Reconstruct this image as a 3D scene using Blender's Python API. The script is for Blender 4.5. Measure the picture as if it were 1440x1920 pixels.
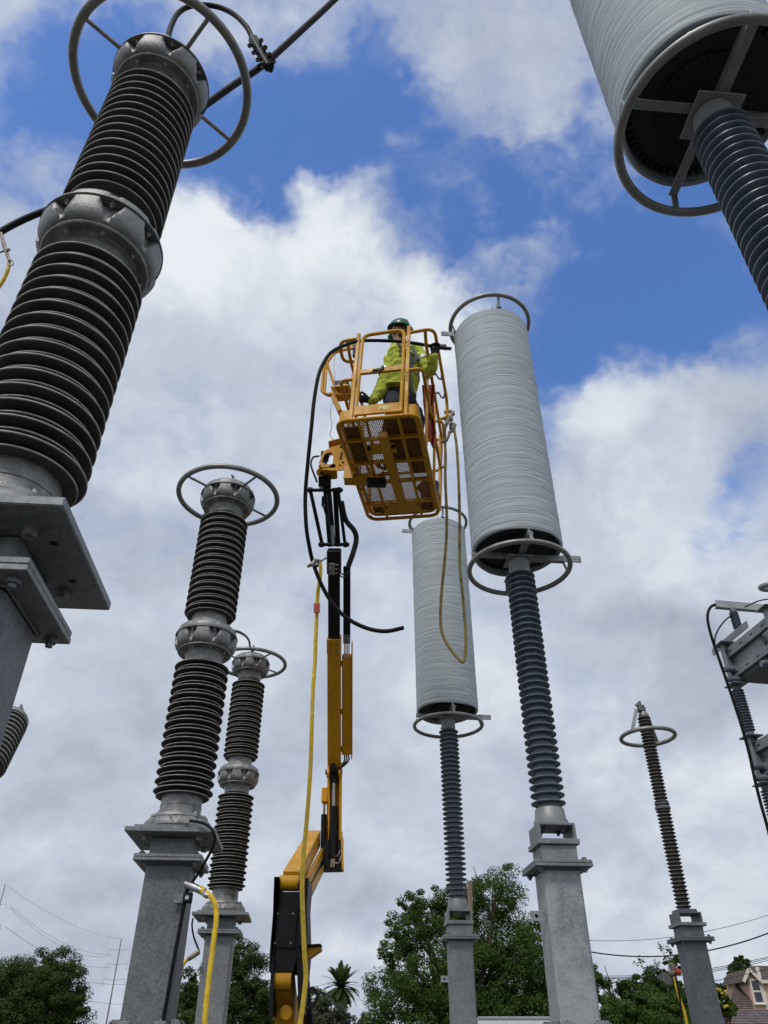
import bpy, math, random
import numpy as np
from mathutils import Vector, Matrix, noise as mnoise

R = math.radians
sc = bpy.context.scene
for o in list(bpy.data.objects):
    bpy.data.objects.remove(o)
C = sc.collection
EYE = 1.6
F, TH = 1405.8, R(35.9)            # focal length in photo pixels, upward pitch

# ------------------------------------------------------------------ camera
cam = bpy.data.cameras.new('camera')
cam.sensor_fit = 'VERTICAL'; cam.sensor_height = 34.6
cam.lens = F / 1920 * 34.6
cam.clip_start = 0.05; cam.clip_end = 3000
camo = bpy.data.objects.new('camera', cam); C.objects.link(camo)
camo.location = (0, 0, EYE); camo.rotation_euler = (R(90) + TH, 0, 0)
sc.camera = camo
sc.render.resolution_x = 768; sc.render.resolution_y = 1024

def ray(u, v):
    cx, cy = u - 720, 960 - v
    return Vector((cx, F*math.cos(TH) - cy*math.sin(TH), F*math.sin(TH) + cy*math.cos(TH)))
def P(u, v, Y):                     # point at distance Y (metres ahead) on a line of sight
    d = ray(u, v); t = Y / d.y
    return Vector((d.x*t, Y, d.z*t + EYE))
def D(u, v):
    return ray(u, v).normalized()

# ------------------------------------------------------------------ sky
SUN_AZ, SUN_EL = R(205), R(52)      # compass-like, 0 = ahead (+Y), clockwise; high, behind, left of the camera
sun_dir = Vector((math.sin(SUN_AZ)*math.cos(SUN_EL), math.cos(SUN_AZ)*math.cos(SUN_EL), math.sin(SUN_EL)))
w = bpy.data.worlds.new('World'); sc.world = w; w.use_nodes = True
nt = w.node_tree; nt.nodes.clear()
def N(tree, typ, **kw):
    n = tree.nodes.new(typ)
    for k, v in kw.items():
        if k.startswith('i_'):
            n.inputs[k[2:].replace('_', ' ')].default_value = v
        else:
            setattr(n, k, v)
    return n
def L(tree, a, b): tree.links.new(a, b)
def M2(op, a, b, tree=nt, clamp=False):
    n = tree.nodes.new('ShaderNodeMath'); n.operation = op; n.use_clamp = clamp
    for i, x in enumerate((a, b)):
        if x is None: continue
        if isinstance(x, (int, float)): n.inputs[i].default_value = x
        else: tree.links.new(x, n.inputs[i])
    return n.outputs[0]
def VM(op, a, b, tree=nt):
    n = tree.nodes.new('ShaderNodeVectorMath'); n.operation = op
    for i, x in enumerate((a, b)):
        if x is None: continue
        if isinstance(x, (tuple, list, Vector)): n.inputs[i].default_value = tuple(x)
        elif isinstance(x, (int, float)): n.inputs['Scale'].default_value = x
        else: tree.links.new(x, n.inputs[i])
    return n
def SM(x, a, b, lo=0.0, hi=1.0, tree=nt):
    n = tree.nodes.new('ShaderNodeMapRange'); n.interpolation_type = 'SMOOTHSTEP'
    tree.links.new(x, n.inputs['Value'])
    n.inputs['From Min'].default_value = a; n.inputs['From Max'].default_value = b
    n.inputs['To Min'].default_value = lo; n.inputs['To Max'].default_value = hi
    return n.outputs['Result']

sky = N(nt, 'ShaderNodeTexSky', sky_type='NISHITA', sun_disc=False, sun_elevation=SUN_EL,
        sun_rotation=SUN_AZ, air_density=1.0, dust_density=0.6, ozone_density=2.0)
tc = N(nt, 'ShaderNodeTexCoord')
dirv = tc.outputs['Generated']
sep = N(nt, 'ShaderNodeSeparateXYZ'); L(nt, dirv, sep.inputs[0])
zz = M2('MAXIMUM', sep.outputs['Z'], 0.0)
den = M2('ADD', zz, 0.48)
cmb = N(nt, 'ShaderNodeCombineXYZ')
L(nt, M2('DIVIDE', sep.outputs['X'], den), cmb.inputs[0]); L(nt, M2('DIVIDE', sep.outputs['Y'], den), cmb.inputs[1])
q = cmb.outputs[0]
def noise_n(vec, scale, detail, rough, tree=nt, dist=0.0):
    n = N(tree, 'ShaderNodeTexNoise'); n.inputs['Scale'].default_value = scale
    n.inputs['Detail'].default_value = detail; n.inputs['Roughness'].default_value = rough
    n.inputs['Distortion'].default_value = dist
    if vec is not None: L(tree, vec, n.inputs['Vector'])
    return n
# cloud outlines: the direction is disturbed by a soft noise before it is compared with the cloud centres
wn = noise_n(dirv, 3.4, 5, 0.62)
warp = VM('SCALE', VM('SUBTRACT', wn.outputs['Color'], (.5, .5, .5)).outputs[0], 0.40)
dw = VM('ADD', dirv, warp.outputs[0]).outputs[0]
def blob(u, v, r, wt):
    d = VM('DISTANCE', dw, D(u, v)).outputs['Value']
    return SM(d, 0.10*r/F, r/F, wt, 0.0)
clear = [(80, 230, 260, -.95), (200, 80, 150, -.5), (290, 190, 260, -.85), (460, 300, 170, -.7), (545, 405, 140, -.85), (620, 150, 220, -.95), (700, 250, 150, -.5),
         (860, 290, 230, -.75), (960, 440, 200, -.75), (1130, 480, 300, -.8), (1320, 430, 330, -.62), (1340, 600, 280, -.52),
         (1100, 650, 200, -.85), (1040, 780, 130, -.8), (60, 200, 150, -.4), (480, 250, 200, -.35), (1340, 960, 120, -.9), (1150, 280, 200, -.55), (620, 200, 200, -.45), (770, 760, 80, -.4), (730, 60, 110, -.4), (1420, 820, 110, -.3)]
cloud = [(420, 470, 210, .75), (620, 470, 190, .6), (320, 640, 300, .5), (600, 650, 280, .55), (650, 380, 110, .55), (760, 470, 120, .55), (930, 90, 220, .30),
         (30, 50, 150, .4), (40, 450, 130, .35), (1200, 820, 200, .75), (1370, 730, 130, .6), (1090, 780, 110, .4), (1080, 1010, 200, .5), (550, 150, 70, .45), (600, 20, 80, .3)]
qw = VM('ADD', q, VM('SCALE', warp.outputs[0], 0.7).outputs[0]).outputs[0]
f = M2('MULTIPLY', M2('SUBTRACT', noise_n(qw, 2.6, 8, 0.66).outputs['Fac'], 0.5), 2.3)
mpw = N(nt, 'ShaderNodeMapping'); mpw.inputs['Rotation'].default_value = (0, 0, R(38)); mpw.inputs['Scale'].default_value = (2.2, 6.5, 1); L(nt, qw, mpw.inputs[0])
f = M2('ADD', f, M2('MULTIPLY', M2('SUBTRACT', noise_n(mpw.outputs[0], 1.5, 6, 0.66).outputs['Fac'], 0.5), 1.7))
f = M2('ADD', f, SM(zz, 0.25, 0.80, 0.75, 0.16))
for b in clear + cloud:
    f = M2('ADD', f, blob(*b))
cover = SM(f, -1.0, 0.62, 0.02, 1.0)
# brightness inside the clouds
bright = [(400, 420, 190, .50), (660, 430, 210, .46), (560, 560, 250, .18), (800, 640, 180, .35), (1160, 790, 170, .4), (1350, 1050, 170, .35), (1090, 1330, 170, .35), (1170, 1250, 120, .25), (330, 840, 220, .2)]
dark = [(150, 1050, 260, -.32), (150, 1350, 260, -.25), (1270, 1230, 210, -.55), (700, 1400, 300, -.05), (60, 1650, 320, -.32), (1250, 1500, 230, -.15), (1390, 1130, 160, -.45), (640, 1560, 260, -.18), (950, 80, 300, -.25), (60, 60, 200, -.2), (400, 1050, 160, -.15)]
g = M2('MULTIPLY', M2('SUBTRACT', noise_n(qw, 2.7, 6, 0.58).outputs['Fac'], 0.5), 2.5)
g = M2('ADD', g, 0.55)
for b in bright + dark:
    g = M2('ADD', g, blob(*b))
ramp = N(nt, 'ShaderNodeValToRGB'); L(nt, g, ramp.inputs[0])
e = ramp.color_ramp.elements
e[0].position = 0.0; e[0].color = (.38, .42, .52, 1)
e[1].position = 1.0; e[1].color = (.80, .845, .89, 1)
m = e.new(0.5); m.color = (.545, .60, .70, 1)
hs = N(nt, 'ShaderNodeHueSaturation'); hs.inputs['Saturation'].default_value = 1.24; hs.inputs['Value'].default_value = 1.42; hs.inputs['Hue'].default_value = .51
L(nt, sky.outputs[0], hs.inputs['Color'])
bg_sky = N(nt, 'ShaderNodeBackground'); bg_sky.inputs['Strength'].default_value = 0.15
L(nt, hs.outputs[0], bg_sky.inputs['Color'])
bg_cl = N(nt, 'ShaderNodeBackground'); bg_cl.inputs['Strength'].default_value = 1.0
L(nt, ramp.outputs[0], bg_cl.inputs['Color'])
mix = N(nt, 'ShaderNodeMixShader')
L(nt, cover, mix.inputs[0]); L(nt, bg_sky.outputs[0], mix.inputs[1]); L(nt, bg_cl.outputs[0], mix.inputs[2])
w.cycles.sampling_method = 'MANUAL'; w.cycles.sample_map_resolution = 512
wo = N(nt, 'ShaderNodeOutputWorld'); L(nt, mix.outputs[0], wo.inputs['Surface'])

# ------------------------------------------------------------------ sun through thin cloud
sl = bpy.data.lights.new('sun', 'SUN'); sl.energy = 1.5; sl.angle = R(12); sl.color = (1, .95, .87)
so = bpy.data.objects.new('sun', sl); C.objects.link(so)
so.rotation_euler = (-sun_dir).to_track_quat('-Z', 'Y').to_euler()
so.location = (0, 0, 30)
vs = sc.view_settings
vs.view_transform = 'Standard'; vs.look = 'None'; vs.exposure = 0; vs.gamma = 1; vs.use_curve_mapping = False
sc.render.engine = 'CYCLES'
sc.cycles.max_bounces = 6; sc.cycles.diffuse_bounces = 3; sc.cycles.glossy_bounces = 3; sc.cycles.use_denoising = True; sc.cycles.caustics_reflective = False; sc.cycles.caustics_refractive = False

# ------------------------------------------------------------------ materials
def material(name, base, rough=.6, metal=0., var=.0, vscale=6., col2=None, bump=0., bscale=80., spec=.5, stretch=None, coat=0., detail=6, contrast=(.3, .7), coords='Object', trans=0.):
    m = bpy.data.materials.new(name); m.use_nodes = True
    t = m.node_tree; b = t.nodes['Principled BSDF']
    b.inputs['Base Color'].default_value = (*base, 1)
    b.inputs['Roughness'].default_value = rough; b.inputs['Metallic'].default_value = metal
    b.inputs['Specular IOR Level'].default_value = spec
    if coat: b.inputs['Coat Weight'].default_value = coat
    tcn = N(t, 'ShaderNodeTexCoord'); vec = tcn.outputs[coords]
    if stretch:
        mp = N(t, 'ShaderNodeMapping'); mp.inputs['Scale'].default_value = stretch
        L(t, vec, mp.inputs[0]); vec = mp.outputs[0]
    if var or col2:
        n = noise_n(vec, vscale, detail, .62, tree=t)
        mr = SM(n.outputs['Fac'], contrast[0], contrast[1], tree=t)
        mx = N(t, 'ShaderNodeMix', data_type='RGBA')
        c2 = col2 if col2 else tuple(min(1, c*(1+var)) for c in base)
        c1 = base if col2 else tuple(c*(1-var) for c in base)
        mx.inputs['A'].default_value = (*c1, 1); mx.inputs['B'].default_value = (*c2, 1)
        L(t, mr, mx.inputs['Factor']); L(t, mx.outputs['Result'], b.inputs['Base Color'])
        rr = SM(n.outputs['Fac'], .2, .8, max(0, rough-.09), min(1, rough+.09), tree=t); L(t, rr, b.inputs['Roughness'])
    if bump:
        nb = noise_n(vec, bscale, 5, .6, tree=t)
        bp = N(t, 'ShaderNodeBump'); bp.inputs['Strength'].default_value = bump; bp.inputs['Distance'].default_value = .01
        L(t, nb.outputs['Fac'], bp.inputs['Height']); L(t, bp.outputs[0], b.inputs['Normal'])
    return m

def galvanised(name, c1, c2, blotch=.5, dark=None, rough=.55, metal=.35):
    """zinc: fine spangle crystals, broad weather stains and long scuffs"""
    m = bpy.data.materials.new(name); m.use_nodes = True
    t = m.node_tree; b = t.nodes['Principled BSDF']
    vec = N(t, 'ShaderNodeTexCoord').outputs['Object']
    v = N(t, 'ShaderNodeTexVoronoi'); v.inputs['Scale'].default_value = 85; v.inputs['Randomness'].default_value = 1
    dn = noise_n(vec, 30, 3, .6, tree=t)
    vv = VM('ADD', vec, VM('SCALE', dn.outputs['Color'], .03, t).outputs[0], t)
    L(t, vv.outputs[0], v.inputs['Vector'])
    sp = N(t, 'ShaderNodeSeparateXYZ'); L(t, v.outputs['Color'], sp.inputs[0])
    n = noise_n(vec, 3.2, 8, .6, tree=t, dist=.5)
    n2 = noise_n(vec, 160, 3, .7, tree=t)
    h = M2('ADD', M2('MULTIPLY', sp.outputs[0], .50, t), M2('MULTIPLY', SM(n.outputs['Fac'], .34, .66, tree=t), blotch, t), t)
    h = M2('ADD', h, M2('MULTIPLY', SM(n2.outputs['Fac'], .35, .65, tree=t), .30, t), t)
    h = M2('SUBTRACT', h, .12, t)
    mx = N(t, 'ShaderNodeMix', data_type='RGBA'); mx.inputs['A'].default_value = (*c1, 1); mx.inputs['B'].default_value = (*c2, 1)
    L(t, h, mx.inputs['Factor'])
    col = mx.outputs['Result']
    # thin scratches
    mp = N(t, 'ShaderNodeMapping'); mp.inputs['Rotation'].default_value = (.5, .8, .3); mp.inputs['Scale'].default_value = (9, 70, 6); L(t, vec, mp.inputs[0])
    sn = noise_n(mp.outputs[0], 1.4, 6, .7, tree=t)
    mx2 = N(t, 'ShaderNodeMix', data_type='RGBA'); mx2.inputs['B'].default_value = (*(dark or tuple(c*.55 for c in c1)), 1)
    L(t, SM(sn.outputs['Fac'], .60, .76, 0, .6, tree=t), mx2.inputs['Factor']); L(t, col, mx2.inputs['A'])
    L(t, mx2.outputs['Result'], b.inputs['Base Color'])
    b.inputs['Metallic'].default_value = metal
    L(t, M2('ADD', M2('MULTIPLY', h, .18, t), rough-.1, t), b.inputs['Roughness'])
    bp = N(t, 'ShaderNodeBump'); bp.inputs['Strength'].default_value = .12; bp.inputs['Distance'].default_value = .004
    L(t, n2.outputs['Fac'], bp.inputs['Height']); L(t, bp.outputs[0], b.inputs['Normal'])
    return m

MT = {}
MT['zinc'] = galvanised('galvanised_steel', (.16, .172, .182), (.34, .355, .36), .4)
MT['zinc_dark'] = galvanised('galvanised_steel_dark', (.095, .104, .112), (.25, .265, .275), .35, metal=.3)
MT['zinc_pale'] = galvanised('galvanised_steel_pale', (.20, .22, .235), (.46, .475, .47), .8)
MT['cast'] = material('cast_aluminium', (.27, .268, .26), .5, .55, var=.35, vscale=14, bump=.25, bscale=120)
MT['ring'] = material('aluminium_tube', (.30, .29, .275), .48, .6, var=.22, vscale=5)
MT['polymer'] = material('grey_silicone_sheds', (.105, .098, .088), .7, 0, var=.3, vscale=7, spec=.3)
MT['polymer_edge'] = material('pale_shed_rim', (.46, .45, .42), .65, 0, var=.3, vscale=20)  # rim colour set much paler than the shed itself
MT['porcelain'] = material('blue_grey_porcelain', (.15, .18, .225), .38, 0, var=.2, vscale=12, spec=.5)
MT['dark_porcelain'] = material('brown_black_sheds', (.045, .042, .038), .5, 0, var=.3, vscale=12)
MT['dark_rim'] = material('lighter_shed_rim', (.19, .175, .145), .65, 0, var=.3, vscale=20)  # edge tone lighter than the brown-black ribs
MT['yellow'] = material('yellow_machine_paint', (.72, .345, .012), .45, 0, var=.12, vscale=5, bump=.03, bscale=30, spec=.3)
def worn_paint(name, base, grime, chip):
    m = bpy.data.materials.new(name); m.use_nodes = True; t = m.node_tree; b = t.nodes['Principled BSDF']
    vec = N(t, 'ShaderNodeTexCoord').outputs['Object']
    n1 = noise_n(vec, 3.0, 8, .68, tree=t, dist=.4); n2 = noise_n(vec, 26, 6, .75, tree=t); n3 = noise_n(vec, 9, 7, .8, tree=t)
    mp = N(t, 'ShaderNodeMapping'); mp.inputs['Scale'].default_value = (40, 40, 2.5); L(t, vec, mp.inputs[0]); n4 = noise_n(mp.outputs[0], 1, 4, .6, tree=t)
    def mixc(fac, A, B):
        x = N(t, 'ShaderNodeMix', data_type='RGBA'); L(t, fac, x.inputs['Factor'])
        for k, c in (('A', A), ('B', B)):
            if isinstance(c, tuple): x.inputs[k].default_value = (*c, 1)
            else: L(t, c, x.inputs[k])
        return x.outputs['Result']
    c = mixc(SM(n1.outputs['Fac'], .35, .7, tree=t), base, tuple(q*.80 for q in base))
    c = mixc(SM(n4.outputs['Fac'], .52, .75, 0, .45, tree=t), c, grime)
    c = mixc(SM(n3.outputs['Fac'], .60, .72, 0, .55, tree=t), c, grime)
    c = mixc(SM(n2.outputs['Fac'], .685, .70, 0, .9, tree=t), c, chip)
    L(t, c, b.inputs['Base Color']); b.inputs['Specular IOR Level'].default_value = .35
    L(t, SM(n1.outputs['Fac'], .3, .7, .36, .62, tree=t), b.inputs['Roughness']); return m
MT['yellow'] = worn_paint('yellow_machine_paint', (.74, .36, .012), (.26, .13, .025), (.07, .045, .03))
MT['black'] = material('black_machine_paint', (.007, .007, .008), .5, 0, var=.4, vscale=12, bump=.08, bscale=160, spec=.3)
MT['rubber'] = material('black_rubber', (.015, .015, .016), .55, 0, var=.3, vscale=30, bump=.1, bscale=90)
MT['chrome'] = material('steel_bright', (.55, .55, .55), .3, .9, var=.15, vscale=20)
MT['steel_dull'] = material('steel_dull', (.32, .31, .29), .5, .6, var=.3, vscale=25)
MT['bronze'] = material('bronze_clamp', (.27, .23, .17), .5, .6, var=.35, vscale=30, bump=.2, bscale=120)

# ------------------------------------------------------------------ mesh builder
class MB:
    def __init__(s): s.v = []; s.f = []; s.mi = []; s.cur = 0
    def add(s, vs, fs, M=None):
        n = len(s.v)
        if M is not None: vs = [M @ Vector(p) for p in vs]
        s.v.extend([tuple(p) for p in vs])
        s.f.extend([tuple(i+n for i in f) for f in fs]); s.mi.extend([s.cur]*len(fs))
        return s
    def box(s, c, size, bev=.0, M=None):
        hx, hy, hz = (a/2 for a in size); b = min(bev, hx*.9, hy*.9, hz*.9)
        cx, cy, cz = c
        if b <= 0:
            vs = [(cx+i*hx, cy+j*hy, cz+k*hz) for k in (-1, 1) for j in (-1, 1) for i in (-1, 1)]
            fs = [(0, 2, 3, 1), (4, 5, 7, 6), (0, 1, 5, 4), (2, 6, 7, 3), (0, 4, 6, 2), (1, 3, 7, 5)]
            return s.add(vs, fs, M)
        vs = []; idx = {}
        for k in (-1, 1):
            for j in (-1, 1):
                for i in (-1, 1):
                    for a in range(3):
                        p = [i*hx, j*hy, k*hz]
                        for q_ in range(3):
                            if q_ != a: p[q_] -= (i, j, k)[q_]*b
                        idx[(i, j, k, a)] = len(vs); vs.append((cx+p[0], cy+p[1], cz+p[2]))
        fs = []
        for a in range(3):
            o = [x for x in range(3) if x != a]
            for sgn in (-1, 1):
                ring = []
                for (p, q_) in ((-1, -1), (1, -1), (1, 1), (-1, 1)):
                    k = [0, 0, 0]; k[a] = sgn; k[o[0]] = p; k[o[1]] = q_
                    ring.append(idx[(*k, a)])
                flip = (sgn > 0) == (a == 1)
                fs.append(tuple(ring[::-1] if flip else ring))
        for a in range(3):
            o = [x for x in range(3) if x != a]
            for p in (-1, 1):
                for q_ in (-1, 1):
                    k0 = [0, 0, 0]; k0[o[0]] = p; k0[o[1]] = q_
                    kA = list(k0); kA[a] = -1; kB = list(k0); kB[a] = 1
                    fc = (idx[(*kA, o[0])], idx[(*kB, o[0])], idx[(*kB, o[1])], idx[(*kA, o[1])])
                    fs.append(fc)
        for k in (-1, 1):
            for j in (-1, 1):
                for i in (-1, 1):
                    fs.append(tuple(idx[(i, j, k, a)] for a in range(3)))
        return s.add(vs, fs, M)
    def lathe(s, prof, seg=48, M=None, close=False):
        vs = []; fs = []; n = len(prof)
        for (r, z) in prof:
            for k in range(seg):
                a = 2*math.pi*k/seg; vs.append((r*math.cos(a), r*math.sin(a), z))
        m_ = n if close else n-1
        for i in range(m_):
            i2 = (i+1) % n
            for k in range(seg):
                k2 = (k+1) % seg
                fs.append((i*seg+k, i*seg+k2, i2*seg+k2, i2*seg+k))
        if not close:
            if prof[0][0] > 1e-6: fs.append(tuple(range(seg))[::-1])
            if prof[-1][0] > 1e-6: fs.append(tuple((n-1)*seg+k for k in range(seg)))
        return s.add(vs, fs, M)
    def tube(s, pts, r, seg=10, caps=True, closed=False, M=None):
        pts = [Vector(p) for p in pts]; n = len(pts)
        rs = r if isinstance(r, (list, tuple)) else [r]*n
        vs = []; fs = []; up = None
        for i, p in enumerate(pts):
            if closed: t = (pts[(i+1) % n]-pts[i-1]).normalized()
            else: t = (pts[min(i+1, n-1)]-pts[max(i-1, 0)]).normalized()
            if up is None:
                up = Vector((0, 0, 1)) if abs(t.z) < .9 else Vector((1, 0, 0))
            a = (up - t*up.dot(t))
            if a.length < 1e-6: a = t.orthogonal()
            a.normalize(); b = t.cross(a); up = a
            for k in range(seg):
                th = 2*math.pi*k/seg
                vs.append(p + a*(math.cos(th)*rs[i]) + b*(math.sin(th)*rs[i]))
        for i in range(n if closed else n-1):
            i2 = (i+1) % n
            for k in range(seg):
                k2 = (k+1) % seg
                fs.append((i*seg+k, i*seg+k2, i2*seg+k2, i2*seg+k))
        if caps and not closed:
            fs.append(tuple(range(seg))[::-1]); fs.append(tuple((n-1)*seg+k for k in range(seg)))
        return s.add(vs, fs, M)
    def bar(s, p0, p1, wd, ht, side=None, bev=.0):
        """rectangular bar between two points; wd along side, ht across"""
        p0, p1 = Vector(p0), Vector(p1); t = (p1-p0); ln = t.length; t.normalize()
        sd = Vector(side) if side is not None else (Vector((1, 0, 0)) if abs(t.x) < .9 else Vector((0, 1, 0)))
        sd = (sd - t*sd.dot(t)).normalized(); o = t.cross(sd)
        Mx = Matrix(((sd.x, o.x, t.x, 0), (sd.y, o.y, t.y, 0), (sd.z, o.z, t.z, 0), (0, 0, 0, 1)))
        Mx = Matrix.Translation((p0+p1)/2) @ Mx
        return s.box((0, 0, 0), (wd, ht, ln), bev, Mx)
    def cyl(s, p0, p1, r, seg=16, r1=None):
        return s.tube([p0, p1], [r, r1 if r1 is not None else r], seg)
    def prism(s, poly, z0, z1, M=None):
        n = len(poly); vs = [(x, y, z0) for x, y in poly]+[(x, y, z1) for x, y in poly]
        fs = [tuple(range(n))[::-1], tuple(range(n, 2*n))]+[(i, (i+1) % n, n+(i+1) % n, n+i) for i in range(n)]
        return s.add(vs, fs, M)
    def mesh(s, name, smooth=35):
        me = bpy.data.meshes.new(name); me.from_pydata(s.v, [], s.f); me.update()
        import bmesh
        bm = bmesh.new(); bm.from_mesh(me); bmesh.ops.recalc_face_normals(bm, faces=bm.faces); bm.to_mesh(me); bm.free()
        if any(s.mi): me.polygons.foreach_set('material_index', s.mi)
        if smooth:
            me.polygons.foreach_set('use_smooth', [True]*len(me.polygons))
            me.set_sharp_from_angle(angle=R(smooth))
        return me

def obj(name, mesh, mat=None, parent=None, loc=(0, 0, 0), rot=(0, 0, 0)):
    if isinstance(mesh, MB): mesh = mesh.mesh(name)
    if mat is not None and len(mesh.materials) == 0:
        for m_ in (mat if isinstance(mat, (list, tuple)) else [mat]):
            mesh.materials.append(MT[m_] if isinstance(m_, str) else m_)
    o = bpy.data.objects.new(name, mesh); C.objects.link(o)
    o.parent = parent; o.location = loc; o.rotation_euler = rot
    return o
def thing(name, label, cat, loc=(0, 0, 0), rz=0., group=None):
    o = bpy.data.objects.new(name, None); C.objects.link(o); o.empty_display_size = .2
    o.location = loc; o.rotation_euler = (0, 0, rz)
    return tag(o, label, cat, group)
def tag(o, label, cat, group=None):
    o['label'] = label; o['category'] = cat
    if group: o['group'] = group
    return o
def structure(o): o['kind'] = 'structure'; return o
def copy_tree(o, parent=None):
    c = o.copy(); C.objects.link(c); c.parent = parent
    for ch in list(o.children): copy_tree(ch, c)
    return c
def smooth_path(pts, k=8):
    """Catmull-Rom through points"""
    pts = [Vector(p) for p in pts]; out = []
    ext = [pts[0]*2-pts[1]]+pts+[pts[-1]*2-pts[-2]]
    for i in range(1, len(ext)-2):
        p0, p1, p2, p3 = ext[i-1:i+3]
        for j in range(k):
            t = j/k
            out.append(.5*((2*p1)+(p2-p0)*t+(2*p0-5*p1+4*p2-p3)*t*t+(3*p1-p0-3*p2+p3)*t**3))
    out.append(pts[-1]); return out
def rounded(pts, r, k=5, closed=False):
    """polyline with rounded corners"""
    pts = [Vector(p) for p in pts]; out = []; n = len(pts)
    for i, p in enumerate(pts):
        if not closed and i in (0, n-1): out.append(p); continue
        a = pts[i-1]-p; b = pts[(i+1) % n]-p
        rr = min(r, a.length*.48, b.length*.48)
        A = p+a.normalized()*rr; B = p+b.normalized()*rr
        for j in range(k+1):
            t = j/k; out.append(A*(1-t)**2+p*2*t*(1-t)+B*t*t)
    return out

# ------------------------------------------------------------------ ground
def gravel_mat():
    m = bpy.data.materials.new('crushed_stone'); m.use_nodes = True; t = m.node_tree; b = t.nodes['Principled BSDF']
    vec = N(t, 'ShaderNodeTexCoord').outputs['Object']
    v = N(t, 'ShaderNodeTexVoronoi'); v.inputs['Scale'].default_value = 28; L(t, vec, v.inputs['Vector'])
    sp = N(t, 'ShaderNodeSeparateXYZ'); L(t, v.outputs['Color'], sp.inputs[0])
    mx = N(t, 'ShaderNodeMix', data_type='RGBA'); mx.inputs['A'].default_value = (.055, .053, .05, 1); mx.inputs['B'].default_value = (.19, .185, .175, 1)
    L(t, sp.outputs[0], mx.inputs['Factor']); L(t, mx.outputs['Result'], b.inputs['Base Color']); b.inputs['Roughness'].default_value = .9
    bp = N(t, 'ShaderNodeBump'); bp.inputs['Distance'].default_value = .03; L(t, v.outputs['Distance'], bp.inputs['Height']); bp.invert = True
    L(t, bp.outputs[0], b.inputs['Normal']); return m
MT['gravel'] = gravel_mat()
MT['grass'] = material('rough_grass', (.045, .07, .02), .9, 0, col2=(.09, .10, .035), vscale=.6, bump=.5, bscale=25)
g_ = MB(); g_.add([(-900, -900, 0), (900, -900, 0), (900, 900, 0), (-900, 900, 0)], [(0, 1, 2, 3)])
structure(obj('ground', g_, 'grass'))
g_ = MB(); g_.add([(-14, -12, .02), (16, -12, .02), (16, 20, .02), (-14, 20, .02)], [(0, 1, 2, 3)])
structure(obj('gravel_yard', g_, 'gravel'))
MT['concrete'] = material('concrete', (.34, .33, .31), .85, 0, var=.2, vscale=5, bump=.3, bscale=60)

# ================================================================== substation rows
PSI = R(4.75)
# ---- columns (steel posts)
def ring_bolts(mb, positions, z0, z1, r=.014, nut=True):
    for (x, y) in positions:
        mb.lathe([(r*.55, z0-.028), (r*.55, z1+.02)], 8, Matrix.Translation((x, y, 0)))
        for zz_ in ((z1, z1+.014), (z0-.016, z0)):
            mb.lathe([(r, zz_[0]), (r, zz_[1])], 6, Matrix.Translation((x, y, 0)))
_colmesh = {}
def support_column(loc, kind, label, mats=('zinc', 'zinc')):
    """square tube post with flange pair, bolts, base plate and stiffener ribs"""
    wpost, wfl, hfl = {'arrester': (.272, .415, EYE+1.002), 'reactor': (.240, .372, EYE+1.002)}[kind]
    t = thing('support_column', label, 'steel column', (loc[0], loc[1], 0), PSI, 'square steel support columns')
    k = kind
    if k not in _colmesh:
        d = {}
        zb = hfl-.038
        a = MB().box((0, 0, (zb+.04)/2), (wpost, wpost, zb-.04), .016); d['post'] = a.mesh('post')
        a = MB().box((0, 0, zb+.0095), (wfl, wfl, .018), .002); d['flange_lower'] = a.mesh('flange')
        a = MB().box((0, 0, zb+.0305), (wfl-.004, wfl-.004, .0185), .002); d['flange_upper'] = a.mesh('flange')
        b = wfl/2-.042; a = MB(); ring_bolts(a, [(0, 0)], 0, .041, .019); d['bolt'] = a.mesh('bolt'); d['bp'] = [(i*b, j*b, zb-.0005) for i in (-1, 1) for j in (-1, 1)]
        a = MB(); h_ = wpost/2+.002; a.tube([(-h_, -h_, zb-.004), (h_, -h_, zb-.004), (h_, h_, zb-.004), (-h_, h_, zb-.004)], .0075, 6, closed=True); d['weld'] = a.mesh('weld_bead')
        a = MB().box((0, 0, .02+.015), (.62, .62, .03), .003); d['base'] = a.mesh('base_plate')
        a = MB()
        a.box((0, 0, .9), (.012, .05, 1.72), .003); a.box((0, .026, .9), (.062, .01, 1.7), .003); d['rib'] = a.mesh('rib')
        a = MB().box((0, 0, -.18), (.9, .9, .5), .02); d['pad'] = a.mesh('concrete_pad')
        _colmesh[k] = d
    d = _colmesh[k]
    m1, m2 = mats
    def part(n, key, mat, loc=(0, 0, 0), rot=(0, 0, 0)):
        o = obj(n, d[key].copy() if len(d[key].materials) and d[key].materials[0] != MT[mat] else d[key], None, t, loc, rot)
        if len(o.data.materials) == 0: o.data.materials.append(MT[mat])
        else: o.data.materials[0] = MT[mat]
        return o
    part('post', 'post', m1); part('weld_bead', 'weld', 'zinc_dark')
    part('flange', 'flange_lower', m2); part('flange', 'flange_upper', m2)
    for bp in d['bp']: part('bolt', 'bolt', 'zinc_dark', bp)
    part('base_plate', 'base', m2); part('concrete_pad', 'pad', 'concrete')
    for a_ in range(4):
        for s_ in (-1, 1):
            q_ = Matrix.Rotation(a_*math.pi/2, 4, 'Z') @ Vector((s_*wpost*.36, -wpost/2-.026, 0))
            part('rib', 'rib', m2, q_, (0, 0, a_*math.pi/2+math.pi))
    return t

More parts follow.
